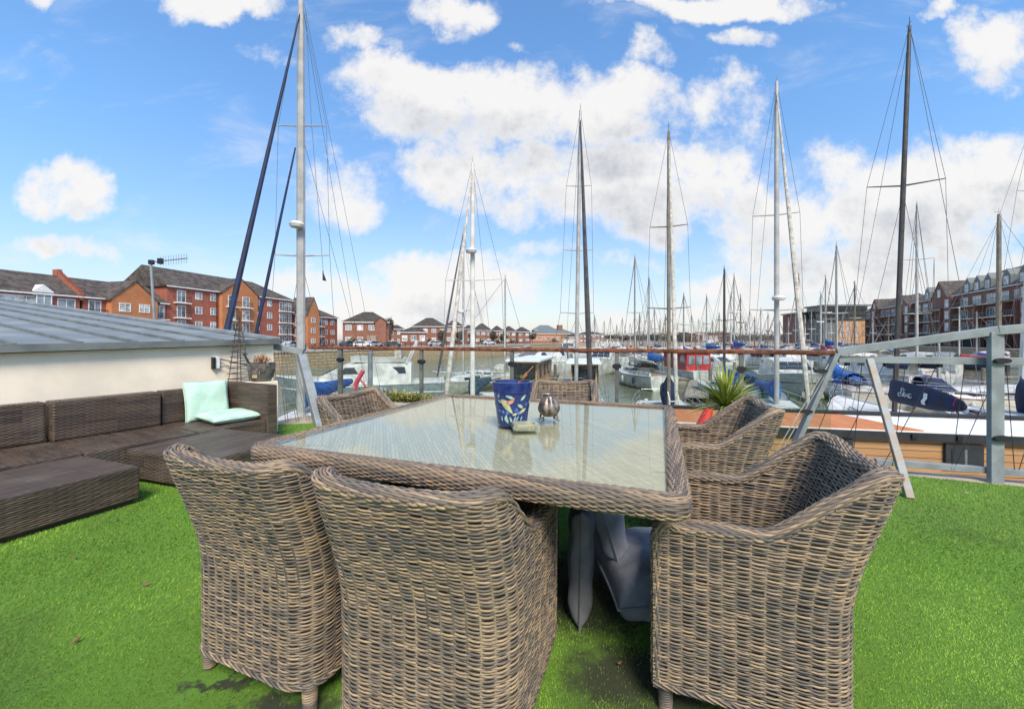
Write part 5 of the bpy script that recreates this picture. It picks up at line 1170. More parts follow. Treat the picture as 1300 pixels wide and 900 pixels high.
def chair_meshes(seed):
    r = np.random.default_rng(seed); stake = .036; parts = []; ns = len(PL)
    def skin(off, z0, pitch, rn, ru, amp, seed2):
        zs = np.arange(z0, .80, pitch); Z = np.broadcast_to(zs[:, None], (len(zs), ns)); XYn = np.broadcast_to((PL - PN * off)[None], (len(zs), ns, 2)); XY0 = np.broadcast_to(PL[None], (len(zs), ns, 2))
        Pp = surf(XY0, Z); Nn = np.broadcast_to(np.c_[PN, np.zeros(ns)][None], Pp.shape)
        ph = np.pi * (PS[None] / stake) + np.pi * (np.arange(len(zs)) % 2)[:, None]; w_ = amp * np.cos(ph)
        Pp = Pp + Nn * (w_ - off)[..., None]; Pp[..., 2] += .0010 * r.normal(size=(len(zs), 1)) + .0012 * np.sin(ph * .5 + r.random((len(zs), 1)) * 6)
        mask = Z < (TOP[None] - .012); Uu = np.zeros_like(Pp); Uu[..., 2] = 1
        return strands(Pp, Nn, Uu, rn, ru, 5, strand_cols(len(zs), ns, 11, r), mask)
    o1 = skin(0, .10, .0058, .0025, .0030, .0028, 1); o2 = skin(.045, .37, .0060, .0024, .0032, .0022, 2)
    def stakes(off):
        ks = np.arange(stake / 2, PS[-1], stake); xy = np.stack([np.interp(ks, PS, PL[:, 0]), np.interp(ks, PS, PL[:, 1])], 1); nn = np.stack([np.interp(ks, PS, PN[:, 0]), np.interp(ks, PS, PN[:, 1])], 1); tt = top(xy)
        f = np.linspace(0, 1, 10)[None]; Z = .1 + f * (tt[:, None] - .11); Pp = surf(np.broadcast_to(xy[:, None], (*Z.shape, 2)), Z); N3 = np.broadcast_to(np.c_[nn, 0 * ks][:, None], Pp.shape); Pp = Pp - N3 * off
        Tt = np.cross(N3, [0, 0, 1.]); return strands(Pp, N3, Tt, .002, .004, 5, strand_cols(len(ks), 10, 5, r))
    st1, st2 = stakes(0), stakes(.0435)
    # front apron between the arms, below the seat
    xs_ = np.linspace(-HW + .03, HW - .03, 52); zs = np.arange(.10, .385, .0060); X, Z = np.meshgrid(xs_, zs); ph = np.pi * X / stake + np.pi * (np.arange(len(zs)) % 2)[:, None]
    Pp = np.stack([X, FRY - .012 + .0034 * np.cos(ph), Z], -1); Nn = np.zeros_like(Pp); Nn[..., 1] = 1; Uu = np.zeros_like(Pp); Uu[..., 2] = 1; ap = strands(Pp, Nn, Uu, .0027, .0034, 5, strand_cols(len(zs), 52, 11, r))
    # seat
    ys = np.arange(RRY + .05, FRY, .0075); X, Yg = np.meshgrid(xs_, ys); ph = np.pi * X / stake + np.pi * (np.arange(len(ys)) % 2)[:, None]
    Pp = np.stack([X, Yg, .385 + .003 * np.cos(ph)], -1); Nn = np.zeros_like(Pp); Nn[..., 2] = 1; Uu = np.zeros_like(Pp); Uu[..., 1] = 1; se = strands(Pp, Nn, Uu, .0026, .0036, 4, strand_cols(len(ys), 52, 11, r))
    # rim
    fwd = PL[:, 1] < FRY - .06; idx = np.where(fwd)[0]; cp = PL[idx]; cn = PN[idx]; tz = TOP[idx]; c3 = surf(cp, tz - .012) ; c3[:, :2] -= cn * .025
    x_f = HW * (1 + .02) - .025; arc = [(x_f, FRY - .012 - .05 * (1 - math.cos(a)), .545 + .05 * math.sin(a)) for a in np.linspace(0, math.pi / 2, 7)][:-1]; low = [(HW * (1 + .02 * z / .6) - .025, FRY - .012, z) for z in np.linspace(.10, .53, 12)]
    right = np.array(low + arc); left = right[::-1] * [-1, 1, 1]; path = np.concatenate([right, c3, left]); nn = np.concatenate([np.tile([1., 0, 0], (len(right), 1)), np.c_[cn, 0 * tz], np.tile([-1., 0, 0], (len(right), 1))])
    d = np.r_[0, np.cumsum(np.linalg.norm(np.diff(path, axis=0), axis=1))]; s = np.arange(0, d[-1], .009); path = np.stack([np.interp(s, d, path[:, i]) for i in range(3)], 1); nn = np.stack([np.interp(s, d, nn[:, i]) for i in range(3)], 1)
    for _ in range(3): path[1:-1] = (path[:-2] + 2 * path[1:-1] + path[2:]) / 4
    rim = rope(path, nn, .026, .017, 19, 6., .0042, seed + 5, wob=.13)
    # bottom braid
    bp_, s_ = resample(np.c_[surf(PL, np.full(ns, .098))], .011); bn = np.stack([np.interp(s_, PS * (s_[-1] / PS[-1]), PN[:, i]) for i in range(2)] + [0 * s_], 1)
    bot = rope(bp_ - bn * .004, bn, .010, .010, 5, 40., .0045, seed + 9, sides=4)
    fp = np.stack([np.linspace(-HW, HW, 50), np.full(50, FRY - .008), np.full(50, .098)], 1); bot += rope(fp, np.tile([0, 1., 0], (50, 1)), .010, .010, 5, 40., .0045, seed + 10, sides=4)
    tf = np.stack([np.linspace(-HW + .05, HW - .05, 46), np.full(46, FRY - .014), np.full(46, .388)], 1); rim2 = rope(tf, np.tile([0, 1., 0], (46, 1)), .013, .013, 7, 30., .005, seed + 11, sides=4)
    # lining sheet
    L1 = []
    for off in (.0075, .0375):
        g_ = []
        for z in np.linspace(.10 if off < .02 else .37, 1, 9): zz = .1 + (TOP - .10) * (z - .1) / .9 if off < .02 else .37 + (TOP - .37) * (z - .37) / .63; q3 = surf(PL, zz); q3[:, :2] -= PN * off; g_.append(q3)
        G = np.array(g_); k0 = np.arange(9 * ns).reshape(9, ns); Q = np.stack([k0[:-1, :-1], k0[:-1, 1:], k0[1:, 1:], k0[1:, :-1]], -1).reshape(-1, 4); L1.append((G.reshape(-1, 3), Q, np.zeros((9 * ns, 3))))
    v = np.array([[-HW + .03, FRY - .018, .1], [HW - .03, FRY - .018, .1], [HW - .03, FRY - .018, .385], [-HW + .03, FRY - .018, .385], [-HW + .03, RRY + .04, .38], [HW - .03, RRY + .04, .38], [HW - .03, FRY - .02, .38], [-HW + .03, FRY - .02, .38]]); L1.append((v, np.array([[0, 1, 2, 3], [4, 5, 6, 7]]), np.zeros((8, 3))))
    mk = lambda nm, ps, mt=rattan: npmesh(nm, *join(ps)[:2], mt, join(ps)[2])
    legs = []
    for sx in (-1, 1):
        for y in (FRY - .035, RRY + .045):
            hp = []; 
            for tt in np.arange(0, 1.001, .01): a = tt * 2 * np.pi * 13; rr = .0235 - .004 * (1 - tt); hp.append((sx * (HW - .035) + rr * math.cos(a), y + rr * math.sin(a), .004 + .10 * tt))
            hp = np.array(hp); nn_ = np.c_[hp[:, :2] - [sx * (HW - .035), y], 0 * hp[:, 0]]; nn_ /= np.linalg.norm(nn_, axis=1)[:, None]; hp2, _ = resample(hp, .009); n2 = np.c_[hp2[:, :2] - [sx * (HW - .035), y], 0 * hp2[:, 0]]; n2 /= np.linalg.norm(n2, axis=1)[:, None]
            U3 = np.zeros((1, len(hp2), 3)); U3[..., 2] = 1; tube = strands(hp2[None], n2[None], U3, .003, .0042, 5, strand_cols(1, len(hp2), 30, r)); cr_ = np.array([[sx * (HW - .035), y, z] for z in (0.001, .05, .105)])
            core = strands(cr_[None], np.tile([1., 0, 0], (1, 3, 1)), np.tile([0, 1., 0], (1, 3, 1)), .019, .019, 10, np.full((1, 3, 3), .06)); cap = (np.concatenate([core[0][:10], [[sx * (HW - .035), y, .001]]]), np.array([[i, (i + 1) % 10, 10, 10] for i in range(10)]), np.full((11, 3), .06))
            legs.append(mk('leg', [tube, core]))
    return [('shell', mk('shell', [o1, st1]), rattan), ('inner_panel', mk('inner_panel', [o2, st2]), rattan), ('apron', mk('apron', [ap]), rattan), ('seat', mk('seat', [se] + rim2), rattan), ('braided_rim', mk('braided_rim', rim), rattan),
            ('bottom_braid', mk('bottom_braid', bot), rattan), ('lining', mk('lining', L1, lining), lining)] + [('leg', l, rattan) for l in legs]
CHM = [chair_meshes(11), chair_meshes(42)]
chairs = [((-.765, 1.53), -22, 'woven rattan armchair seen from behind, nearest the sofa at the front of the table'), ((-.185, 1.305), -18, 'woven rattan armchair seen from behind, large in the middle foreground'),
          ((.785, 1.405), 69, 'woven rattan armchair in side view at the right foreground'), ((1.10, 2.36), 74, 'woven rattan armchair at the right of the table, in front of the yucca'),
          ((-.80, 2.60), -111, 'woven rattan armchair at the far left of the table beside the planted bed'), ((.41, 3.2), 173, 'woven rattan armchair facing us across the table behind the silver pot')]
for i, ((x, y), rz, lab) in enumerate(chairs):
    t = thing('rattan_armchair', lab, 'chair', (x, y, 0), rz, 'rattan armchairs round the glass table')
    for nm, me, mt in CHM[i % 2]: link(nm, me, t)

# ------------------------------------------------------------------ table
TC = Vector((-.018, 2.046, 0)); TS = 1.60; TR = -20.
tb = thing('dining_table', 'large square woven dining table with glass top', 'table', TC, TR)
h_ = TS / 2 - .034; rr = .035; pp = []
for cx_, cy_, a0 in ((1, 1, 0), (-1, 1, 90), (-1, -1, 180), (1, -1, 270)):
    pp += [(cx_ * (h_ - rr) + rr * math.cos(R(a0 + k * 15)), cy_ * (h_ - rr) + rr * math.sin(R(a0 + k * 15)), .709) for k in range(7)]
pp.append(pp[0]); path, _ = resample(pp, .011); path = path[:-1]; T = np.roll(path, -1, 0) - np.roll(path, 1, 0); T /= np.linalg.norm(T, axis=1)[:, None]; nn = np.cross(T, [0, 0, 1.])
PALT = PAL * [.92, .90, .90]
rim = rope(path, nn, .029, .031, 34, 3.0, .0040, 77, closed=True, pw=.62, pal=PALT, wob=.08)
V, Q, C = join(rim); link('woven_rim', npmesh('woven_rim', V, Q, rattan, C), tb)
g = TS / 2 - .062
MB().box(-g, g, -g, g, .716, .722).build('woven_panel', pale_weave, tb, uv=True)
tglass = glass('table_glass', (.95, .97, .93), .006, .0, .60)
MB().box(-g - .004, g + .004, -g - .004, g + .004, .7335, .7395).build('glass_top', tglass, tb)
MB().box(-g, g, -g, g, .66, .714).build('top_frame', lining, tb)
m = MB(); m.box(-.21, .21, -.21, .21, .02, .655); m.build('pedestal', brown_weave, tb, uv=True)

# ------------------------------------------------------------------ sofa modules, ottomans
def sofa(label, a0, a1, back=True, arm=False, bo=0., bz=.60, depth=.76):
    t = thing('sofa_module', label, 'sofa', S(a0, 0), SA, 'dark woven sofa modules along the cream wall')   # local x along the back, local -y towards the room
    L = a1 - a0
    MB().box(0, L, -depth + 0, .14, .03, .245).build('base', brown_weave, t, uv=True, bevel=.012)
    if back: MB().box(.005, L - .005, -bo, .14 , .2475, bz).build('backrest', brown_weave, t, uv=True, bevel=.018)
    if arm: MB().box(L + .003, L + .123, -depth - .01, .14, .03, bz + .035).build('armrest', brown_weave, t, uv=True, bevel=.015)
    f = MB()
    for x in (.06, L - .06):
        for y in (-depth + .06, .08): f.box(x - .02, x + .02, y - .02, y + .02, 0, .0298)
    f.build('feet', black_metal, t); return t
sofa('dark woven sofa module cut off by the left edge', -3.6, -1.475, bo=.0)
sofa('long dark woven sofa module between the cut off one and the armed one', -1.465, -.665, bo=.045)
sofa('dark woven sofa module with armrest holding the mint cushions', -.655, 0, arm=True)
def ottoman(label, corner, w_, d_, rot, h=.26):
    t = thing('ottoman', label, 'ottoman', corner, rot, 'low woven ottomans before the sofa')
    MB().box(-w_, 0, -d_, 0, .035, h).build('body', brown_weave, t, uv=True, bevel=.012)
    MB().box(-w_ + .04, -.04, -d_ + .04, -.04, 0, .0345).build('plinth', lining, t); return t
ottoman('long low woven ottoman at the left edge, nearest us', (-3.31 + .69, 3.10 - .235, 0), .74, 2.2, -21)
o2 = thing('ottoman', 'low woven ottoman partly hidden behind the left armchair', 'ottoman', (-3.13, 3.30, 0), -19, 'low woven ottomans before the sofa')
MB().box(0, .98, 0, .80, .035, .262).build('body', brown_weave, o2, uv=True, bevel=.012); MB().box(.04, .94, .04, .76, 0, .0345).build('plinth', lining, o2)

# ------------------------------------------------------------------ cushions
def pillow(w_, h_, d_, n=22, seed=0, ex=.42, wr=.012):
    r = np.random.default_rng(seed); u = np.linspace(-1, 1, n + 1); X, Yg = np.meshgrid(u, u, indexing='ij'); puff = ((1 - X ** 4) * (1 - Yg ** 4)) ** ex
    pin = 1 - .05 * (np.abs(X) ** 2 * (1 - Yg ** 2) + np.abs(Yg) ** 2 * (1 - X ** 2)); V = []
    fold = wr * (np.sin(X * 5 + Yg * 3 + seed) * np.cos(Yg * 6 - X * 2 + seed * 2) + .5 * np.sin(X * 13 + seed) * np.sin(Yg * 9)) * (.3 + .7 * (np.abs(X * Yg)) + .2)
    for s in (1, -1): V.append(np.stack([X * w_ / 2 * (1 - .03 * Yg ** 2 * 0) * pin, Yg * h_ / 2 * pin, s * (d_ / 2 * puff + fold * puff) ], -1).reshape(-1, 3))
    k = np.arange((n + 1) ** 2).reshape(n + 1, n + 1); Q = np.stack([k[:-1, :-1], k[1:, :-1], k[1:, 1:], k[:-1, 1:]], -1).reshape(-1, 4); Q2 = Q[:, ::-1] + (n + 1) ** 2
    return np.concatenate(V), np.concatenate([Q, Q2])
def cushion(name, label, dims, mat, loc, mtx, seed, group, tuft=None, seam=True, ex=.42, wr=.012):
    V, Q = pillow(*dims, seed=seed, ex=ex, wr=wr); t = bpy.data.objects.new(name, None); col.objects.link(t); tag(t, label, 'cushion', group); t.matrix_world = Matrix.Translation(loc) @ mtx
    me = npmesh('cover', V, Q, mat); o = link('cover', me, t); sb = o.modifiers.new('weld', 'WELD'); sb.merge_threshold = .0008; s2 = o.modifiers.new('sub', 'SUBSURF'); s2.levels = s2.render_levels = 1
    w_, h2 = dims[0] / 2, dims[1] / 2; m = MB(); pts = []
    for k in range(40):
        a = k / 40 * 4; sd_, f = int(a), (a % 1) * 2 - 1; x, y = [(f, -1), (1, f), (-f, 1), (-1, -f)][sd_]; pin = 1 - .05 * (x * x * (1 - y * y) + y * y * (1 - x * x)); pts.append((x * w_ * pin, y * h2 * pin, 0))
    m.tube(pts + [pts[0]], .0045, 5); m.build('piping', mat, t, smooth=True); return t
def rot(x=0, y=0, z=0): return Matrix.Rotation(R(z), 4, 'Z') @ Matrix.Rotation(R(y), 4, 'Y') @ Matrix.Rotation(R(x), 4, 'X')
def axes(x, y):
    x = Vector(x).normalized(); z = x.cross(Vector(y)).normalized(); y = z.cross(x); return Matrix((x, y, z)).transposed().to_4x4()
G_ = 'loose grey cushions under the table'
cushion('grey_cushion', 'dark grey cushion standing on edge against the middle foreground chair', (.42, .47, .10), dgrey_fabric, Vector((.305, 1.80, .236)), axes((.17, .985, 0), (.02, 0, 1)), 1, G_, ex=.24)
cushion('grey_cushion', 'grey cushion leaning above the lying one under the table', (.42, .44, .13), grey_fabric, Vector((.44, 1.98, .385)), axes((.2, .98, 0), (-.30, .06, .95)), 2, G_, ex=.24)
cushion('grey_cushion', 'plump grey cushion lying on the turf under the table', (.54, .52, .20), grey_fabric, Vector((.665, 1.86, .105)), rot(2, 0, 4), 3, G_, ex=.20, wr=.016)
ch_ = lambda i, x, y: (Vector((chairs[i][0][0], chairs[i][0][1], 0)) + Matrix.Rotation(R(chairs[i][1]), 3, 'Z') @ Vector((x, y, 0)))
cushion('grey_seat_pad', 'flat grey seat cushion on the middle foreground chair', (.46, .46, .09), grey_fabric, ch_(1, 0, .01) + Vector((0, 0, .435)), rot(0, 0, -18), 4, 'seat pads on chairs', ex=.25, wr=.006)
cushion('grey_seat_pad', 'flat grey seat cushion on the chair nearest the sofa', (.46, .46, .09), grey_fabric, ch_(0, 0, .01) + Vector((0, 0, .435)), rot(0, 0, -22), 5, 'seat pads on chairs', ex=.25, wr=.006)
c1 = S(-.255, .075, .455); cushion('mint_cushion', 'pale mint cushion standing upright against the sofa back', (.44, .46, .10), mint, c1, rot(0, 0, SA - 4) @ rot(78), 6, 'mint cushions on the sofa', ex=.28, wr=.004)
c1 = S(-.20, .40, .30); cushion('mint_cushion', 'pale mint cushion lying flat on the sofa seat', (.48, .46, .10), mint, c1, rot(0, 0, SA - 4) @ rot(2), 7, 'mint cushions on the sofa', ex=.28, wr=.004)

# ------------------------------------------------------------------ things on the table
ZT = .7398
def onT(px, py): Y = (H - ZT) * F / (py - HY); return Vector((*XY(px, Y), ZT))
bp0 = onT(650.5, 538); pot = thing('blue_plant_pot', 'cobalt blue plant pot painted with leaves, flowers and a bird', 'plant pot', bp0)
rB, rT, hP = .071, .098, .208
potm = pm('cobalt_glaze', (.012, .03, .16), .32, var=.15, vs=20, coat=.4)
prof_ = [(.001, 0), (rB - .006, 0), (rB, .006), (rB + (rT - rB) * .72, hP * .74), (rT - .002, hP * .76), (rT, hP * .995), (rT - .003, hP), (rT - .010, hP), (rT - .013, hP * .8), (rB, hP * .70), (.001, hP * .70)]
MB().lathe(prof_, 48).build('pot', potm, pot, smooth=True, sharp=30)
MB().lathe([(.001, hP * .70 + .004), (rB + .004, hP * .70 + .004), (rB + .004, hP * .7 + .012), (.001, hP * .7 + .018)], 20).build('soil', pm('potting_soil', (.05, .035, .025), .95), pot)
def on_pot(th, z): rr_ = (rB + (rT - rB) * .72 * min(1, z / (hP * .74))) if z < hP * .75 else rT; return (rr_ + .0012) * math.sin(th), -(rr_ + .0012) * math.cos(th), z
def decal(name, mat, shapes):
    for (cx_, cz_, pts) in shapes:
        m = MB(); P_d = [on_pot((cx_ + x) / .085, cz_ + z) for x, z in pts]; c = on_pot(cx_ / .085, cz_); k = len(m.v); m.v += [c] + P_d; m.f += [(k, k + 1 + i, k + 1 + (i + 1) % len(pts)) for i in range(len(pts))]; m.build(name, mat, pot)
def leafp(L, w_, a): return [(math.cos(a) * L * (t - .5) - math.sin(a) * w_ * s * math.sin(math.pi * t), math.sin(a) * L * (t - .5) + math.cos(a) * w_ * s * math.sin(math.pi * t)) for s, ts in ((1, [0, .15, .35, .55, .75, .9, 1]), (-1, [.9, .75, .55, .35, .15])) for t in ts]
pg = pm('painted_pale_green', (.35, .50, .40), .4, var=.15, vs=60); py_ = pm('painted_pale_yellow', (.50, .53, .26), .4, var=.15, vs=60); pk = pm('painted_dusty_pink', (.55, .27, .18), .4, var=.2, vs=60); pb_ = pm('painted_mid_blue', (.10, .20, .45), .4, var=.15, vs=60); pw_ = pm('painted_cream', (.62, .60, .50), .4, var=.1)
decal('leaf_motif', pg, [(-.012, .142, leafp(.042, .007, -.35)), (.052, .138, leafp(.040, .007, .8)), (-.068, .146, leafp(.028, .006, 1.0)), (.040, .098, leafp(.040, .008, -.6)), (-.062, .118, leafp(.034, .004, -.5)),
      (-.034, .040, leafp(.036, .009, 1.45)), (-.028, .030, leafp(.03, .007, 1.9)), (-.008, .034, leafp(.036, .006, 1.9)), (.012, .036, leafp(.034, .005, 1.2)), (.026, .040, leafp(.03, .004, 1.1)), (.048, .038, leafp(.028, .004, 1.1)), (-.058, .038, leafp(.03, .004, 1.6)),
      (.11, .12, leafp(.05, .008, .5)), (.15, .08, leafp(.05, .008, -.6)), (-.12, .10, leafp(.05, .008, .9)), (-.15, .05, leafp(.04, .008, 1.4))])
decal('bird_motif', py_, [(-.030, .108, [(-.026, .022), (-.014, .020), (-.004, .016), (.012, .006), (.018, -.008), (.026, -.026), (.034, -.046), (.016, -.038), (.000, -.028), (-.014, -.012), (-.022, .004)]), (.052, .074, leafp(.052, .008, .5)), (.012, .060, leafp(.026, .006, .3))])
decal('wing_motif', pk, [(-.020, .120, [(-.026 + .0, .010), (.030, .018)] + [(.030 - .030 + .030 * math.cos(a), .018 + (-.030) * math.sin(a) * .9 - .004) for a in np.linspace(.2, 2.8, 9)])])
decal('flower_motif', pb_, [(cx_, cz_, [(.008 * (1 + .5 * math.cos(5 * a)) * math.cos(a), .008 * (1 + .5 * math.cos(5 * a)) * math.sin(a)) for a in np.linspace(0, 6.283, 21)[:-1]]) for cx_, cz_ in ((-.048, .070), (-.026, .066), (.020, .080), (.030, .066), (-.07, .075), (.072, .105))])
m = MB()
for a, L in ((.3, .13), (.55, .10), (.15, .09)): m.tube([(0, 0, hP * .7), (L * .3 * math.cos(a), 0, hP * .7 + L * .5), (L * .75 * math.cos(a) * 1.1, .01, hP * .72 + L * 1.0)], .0022, 5)
m.build('dry_stem', pm('orange_stem', (.45, .16, .05), .7), pot)
V, Q, C = clump(26, .035, 0, hP + .015, .028, .02, .02, .010, [(.10, .13, .03), (.16, .17, .05)], seed=3); link('leaves', npmesh('leaves', V, Q, leaf_m, C), pot)
# ashtray
at_ = onT(666, 545); As = thing('glass_ashtray', 'small square pale glass ashtray beside the blue pot', 'ashtray', at_, 8)
ag = bpy.data.materials.new('cut_glass'); ag.use_nodes = True; b_ = ag.node_tree.nodes['Principled BSDF']; b_.inputs['Base Color'].default_value = (.92, .93, .66, 1); b_.inputs['Roughness'].default_value = .08; b_.inputs['Transmission Weight'].default_value = .75; b_.inputs['IOR'].default_value = 1.45
m = MB(); o_, i_ = .058, .044
sq = lambda s, z, n=.82: [(s * x, s * y * .8, z) for x, y in ((-1, -n), (-n, -1), (n, -1), (1, -n), (1, n), (n, 1), (-n, 1), (-1, n))]
m.loft([sq(o_ * .86, 0), sq(o_, .006), sq(o_ * .97, .030), sq(i_ * 1.05, .030), sq(i_ * .9, .010), sq(.002, .009)], caps=True); m.build('body', ag, As)
m = MB()
for k in range(14):
    x = -.05 + k * .0077
    for s in (-1, 1): m.box(x, x + .004, s * .047 - .002, s * .047 + .0015, .005, .026)
m.build('cut_facets', ag, As)
# silver pot
sp = thing('silver_pot', 'tarnished silver lobed pot on small curled feet', 'ornament', onT(697, 534), 12)
silverm = pm('tarnished_silver', (.24, .20, .175), .45, .65, var=.3, vs=25, alt=(.10, .08, .07), bump=.2, bs=60)
m = MB(); pr_ = [(.004, .022), (.026, .024), (.044, .036), (.053, .054), (.055, .068), (.048, .092), (.036, .114), (.029, .128), (.031, .133), (.036, .136), (.033, .137), (.026, .131), (.022, .12), (.004, .118)]
m.loft([[(r0 * (1 + .06 * math.cos(8 * a) * (1 if .03 < z < .125 else 0)) * math.cos(a), r0 * (1 + .06 * math.cos(8 * a) * (1 if .03 < z < .125 else 0)) * math.sin(a), z) for a in np.linspace(0, 2 * math.pi, 65)[:-1]] for r0, z in pr_]); m.build('body', silverm, sp, smooth=True, sharp=50)
for a in (R(-35), R(-145), R(35), R(145)):
    m = MB(); m.tube([(.034 * math.cos(a), .034 * math.sin(a), .04), (.047 * math.cos(a), .047 * math.sin(a), .022), (.040 * math.cos(a), .040 * math.sin(a), .006), (.050 * math.cos(a), .050 * math.sin(a), .004), (.055 * math.cos(a), .055 * math.sin(a), .010)], [.008, .006, .004, .0045, .003], 7); m.build('foot', silverm, sp, smooth=True)
m = MB(); m.tube([(-.012, -.036, .134), (-.012, -.048, .10), (-.012, -.052, .06)], [.003, .006, .004], 7); m.build('handle', silverm, sp, smooth=True)
m = MB(); m.tube([(.012, 0, .134), (.012, 0, .145)], .004, 6); m.ball((.012, 0, .148), .006, 6); m.build('knob', silverm, sp, smooth=True)

# ------------------------------------------------------------------ plants
def blades(n, L0, L1, w_, seed, cols, up=(.15, 1.15), z0=0., seg=5, droop=.35):
    r = np.random.default_rng(seed); V, Q, C = [], [], []; k = 0
    for i in range(n):
        a = r.random() * 6.283; el = up[0] + (up[1] - up[0]) * r.random(); L = L0 + (L1 - L0) * r.random(); c = np.array(cols[r.integers(0, len(cols))]) * (.7 + .6 * r.random()); d = np.array([math.cos(a), math.sin(a)]); sdv = np.array([-math.sin(a), math.cos(a), 0])
        for j in range(seg + 1):
            t = j / seg; rad = L * t * math.cos(el) * (1 + .1 * t); z = z0 + L * t * math.sin(el) - droop * L * t * t * math.cos(el); ww = w_ * (1 - t ** 2) * (.5 + min(1, t * 4) * .5) + .0006
            p = np.array([d[0] * rad, d[1] * rad, z]); V += [p - sdv * ww, p + sdv * ww + [0, 0, ww * .3]]; C += [c * (1 + .3 * t)] * 2
            if j: b = k + 2 * j; Q.append([b - 2, b - 1, b + 1, b])
        k += 2 * (seg + 1)
    return np.array(V), np.array(Q), np.array(C)
YG = [(.24, .32, .04), (.16, .22, .03), (.34, .38, .06), (.11, .17, .03), (.40, .40, .09)]
yuc = thing('yucca', 'spiky yellow green yucca in a terracotta pot behind the right chairs', 'potted plant', (*XY(921, 3.55), 0))
terr = pm('terracotta', (.42, .16, .08), .75, var=.2, vs=7, bump=.3)
MB().lathe([(.001, 0), (.12, 0), (.17, .30), (.19, .31), (.19, .36), (.165, .36), (.155, .30), (.001, .29)], 28).build('pot', terr, yuc, smooth=True, sharp=30)
MB().tube([(0, 0, .29), (.01, 0, .50)], .03, 8, .022).build('trunk', bark, yuc, smooth=True)
zy = .56; V, Q, C = blades(300, .26, .46, .011, 5, YG, (-.05, 1.5), zy); link('leaves', npmesh('leaves', V, Q, leaf_m, C), yuc)
V, Q, C = blades(70, .1, .2, .004, 6, [(.35, .24, .12), (.28, .18, .10), (.30, .32, .12)], (-.9, .4), .44); link('dry_leaves', npmesh('dry_leaves', V, Q, leaf_m, C), yuc)
redm = pm('red_glazed_clay', (.62, .045, .02), .35, var=.1, coat=.4)
rp2 = thing('red_pot', 'tall curved bright red pot beside the yucca', 'plant pot', (*XY(889, 3.42), 0))
m = MB(); pts = [(-.06, 0, 0), (-.06, 0, .14), (-.035, 0, .27), (.01, 0, .38), (.05, 0, .50), (.075, 0, .57)]; m.tube(pts, [.075, .078, .075, .062, .045, .03], 16); m.build('body', redm, rp2, smooth=True)
# planted bed behind the far left chair
bed = thing('planter', 'low stone trough of grassy green and amber plants against the glass', 'planter', rail(-1.75) - VV * .30, RA)
MB().box(-.15, 1.05, -.16, .16, 0, .38).build('trough', concrete, bed, bevel=.01)
FL_ = [(.14, .22, .04), (.08, .16, .03), (.28, .34, .06), (.36, .32, .07), (.40, .23, .08), (.10, .19, .06)]
prt = []
for i in range(22):
    v, q_, c = blades(55, .10, .25 - .005 * i, .006, 50 + i, FL_[:3] if i < 7 else FL_, (.2, 1.4), 0, 4); v = v + [-.1 + i * .052, .05 * math.sin(i * 2.2), .38]; prt.append((v, q_, c))
for i in range(5): prt.append(clump(260, .02 + i * .23, 0, .44 + .02 * math.sin(i * 3), .16, .13, .09 - .006 * i, .016, FL_, seed=60 + i))
V, Q, C = join(prt); link('foliage', npmesh('foliage', V, Q, leaf_m, C), bed)
dk = thing('deck_brush', 'faded red toy like crane handle standing beyond the planted bed', 'handle', (*XY(470, 5.15), 0))
dk['label'] = 'faded red tee shaped handle sticking up behind the far left chair'
wr_ = pm('faded_red_plastic', (.42, .06, .08), .5, var=.2)
def wl_(px, py, Y=5.15): return W(px, py, Y) - Vector((*XY(470, 5.15), 0))
m = MB(); m.tube([wl_(450, 490), wl_(461, 470.5)], .028, 10); m.build('grip', wr_, dk, smooth=True)
m = MB(); m.tube([wl_(456, 480), wl_(470, 498), wl_(478, 600)], .013, 8); m.tube([wl_(449, 500), wl_(455, 484)], .016, 8); m.tube([wl_(468, 495), wl_(478, 497)], .03, 8); m.build('stem', wr_, dk, smooth=True)
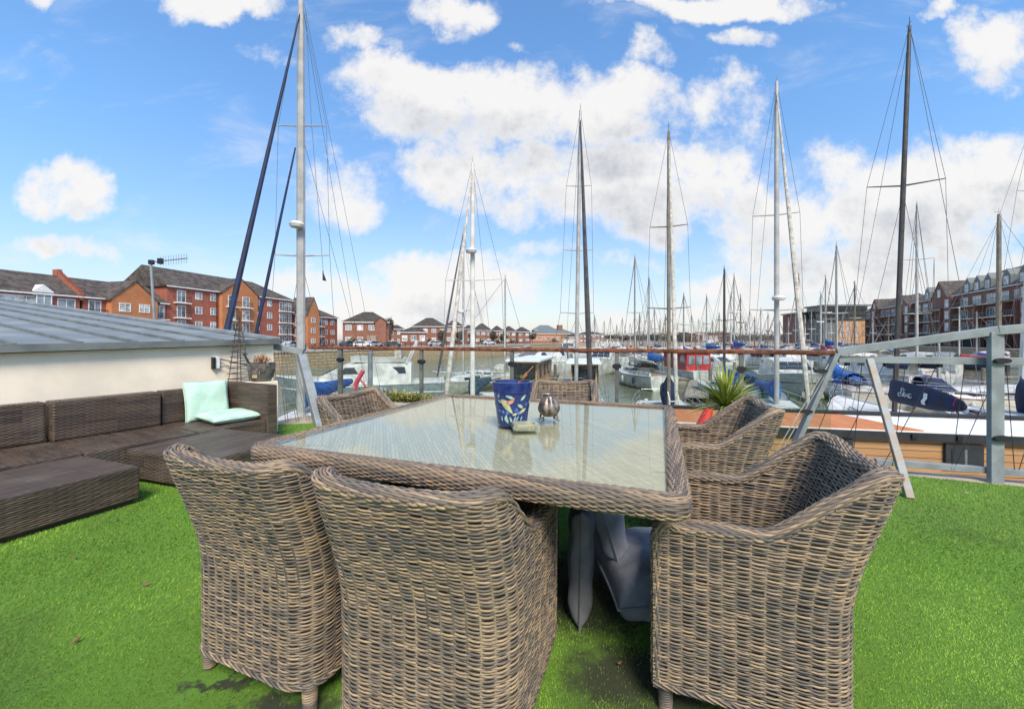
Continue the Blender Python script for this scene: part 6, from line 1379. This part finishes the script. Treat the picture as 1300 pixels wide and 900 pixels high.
# dried plant in grey pot on its plinth
ph_ = Vector((*XY(332, 5.02), 0)) ; pz = zat(484, 5.02)
pb2 = thing('white_plinth', 'white block behind the sofa arm carrying the grey plant pot', 'plinth', (ph_.x, ph_.y + .0, 0), SA)
MB().box(-.13, .13, -.13, .13, 0, pz).build('block', render_m, pb2, bevel=.008)
dp_ = thing('grey_plant_pot', 'round grey pot with a dried brown plant, by the cream wall end', 'plant pot', (ph_.x, ph_.y, pz + .001))
gp = pm('grey_stoneware', (.12, .115, .10), .6, var=.25, vs=14, alt=(.06, .055, .05))
MB().lathe([(.001, 0), (.095, 0), (.128, .05), (.147, .13), (.152, .20), (.152, .228), (.138, .228), (.134, .19), (.001, .17)], 28).build('pot', gp, dp_, smooth=True, sharp=30)
MB().box(-.03, .03, -.137, -.130, .05, .09).build('label', pm('tan_label', (.35, .28, .15), .8), dp_)
V, Q, C = blades(190, .10, .26, .0022, 9, [(.42, .22, .12), (.30, .15, .08), (.50, .30, .18)], (.1, 1.45), .17, 6, .5); 
V2, Q2, C2 = clump(420, 0, 0, .27, .15, .13, .08, .012, [(.40, .20, .11), (.28, .14, .08), (.5, .3, .2)], seed=4)
V, Q, C = join([(V, Q, C), (V2, Q2, C2)]); link('dried_foliage', npmesh('dried_foliage', V, Q, leaf_m, C), dp_)
m = MB(); m.tube([(-.10, -.03, .17), (-.18, -.06, .34)], .011, 8); m.build('stick', black_metal, dp_)
# spiral plant support and wall bracket
pos = S(.10, -.10) ; pos = Vector((*XY(303.5, 5.12), 0)); sv = thing('spiral_obelisk', 'dark twig spiral plant support tapering upwards before the cream wall', 'plant support', pos)
Ht = zat(402, 5.12); m = MB(); pts = []
for k in range(560): t_ = k / 559; rr_ = .19 * (1 - t_) ** .85 + .012; a = t_ * 2 * math.pi * 21; pts.append((rr_ * math.cos(a) * (1 + .06 * math.sin(k * 1.7)), rr_ * math.sin(a), Ht * t_))
m.tube(pts, .0052, 5); m.build('spiral', bark, sv)
m = MB()
for k in range(4): a = k * math.pi / 2 + .4; m.tube([(.19 * math.cos(a), .19 * math.sin(a), 0), (.012 * math.cos(a), .012 * math.sin(a), Ht)], .005, 5)
m.build('upright', bark, sv)
brk = thing('wall_bracket', 'folded iron wall bracket on a white plate, left of the spiral support', 'bracket', S(.02, -.3, .86), SA)
MB().box(-.02, .035, -.035, -.002, -.07, .07).build('plate', white_paint, brk, bevel=.004); m = MB(); m.tube([(.03, -.03, .05), (.30, -.16, -.04), (.03, -.03, -.05)], .006, 6); m.tube([(.05, -.03, .04), (.20, -.20, -.02), (.33, -.16, -.05)], .005, 6); m.box(-.05, -.021, -.05, -.003, -.07, .07); m.build('arm', black_metal, brk)
bpy.context.view_layer.update()
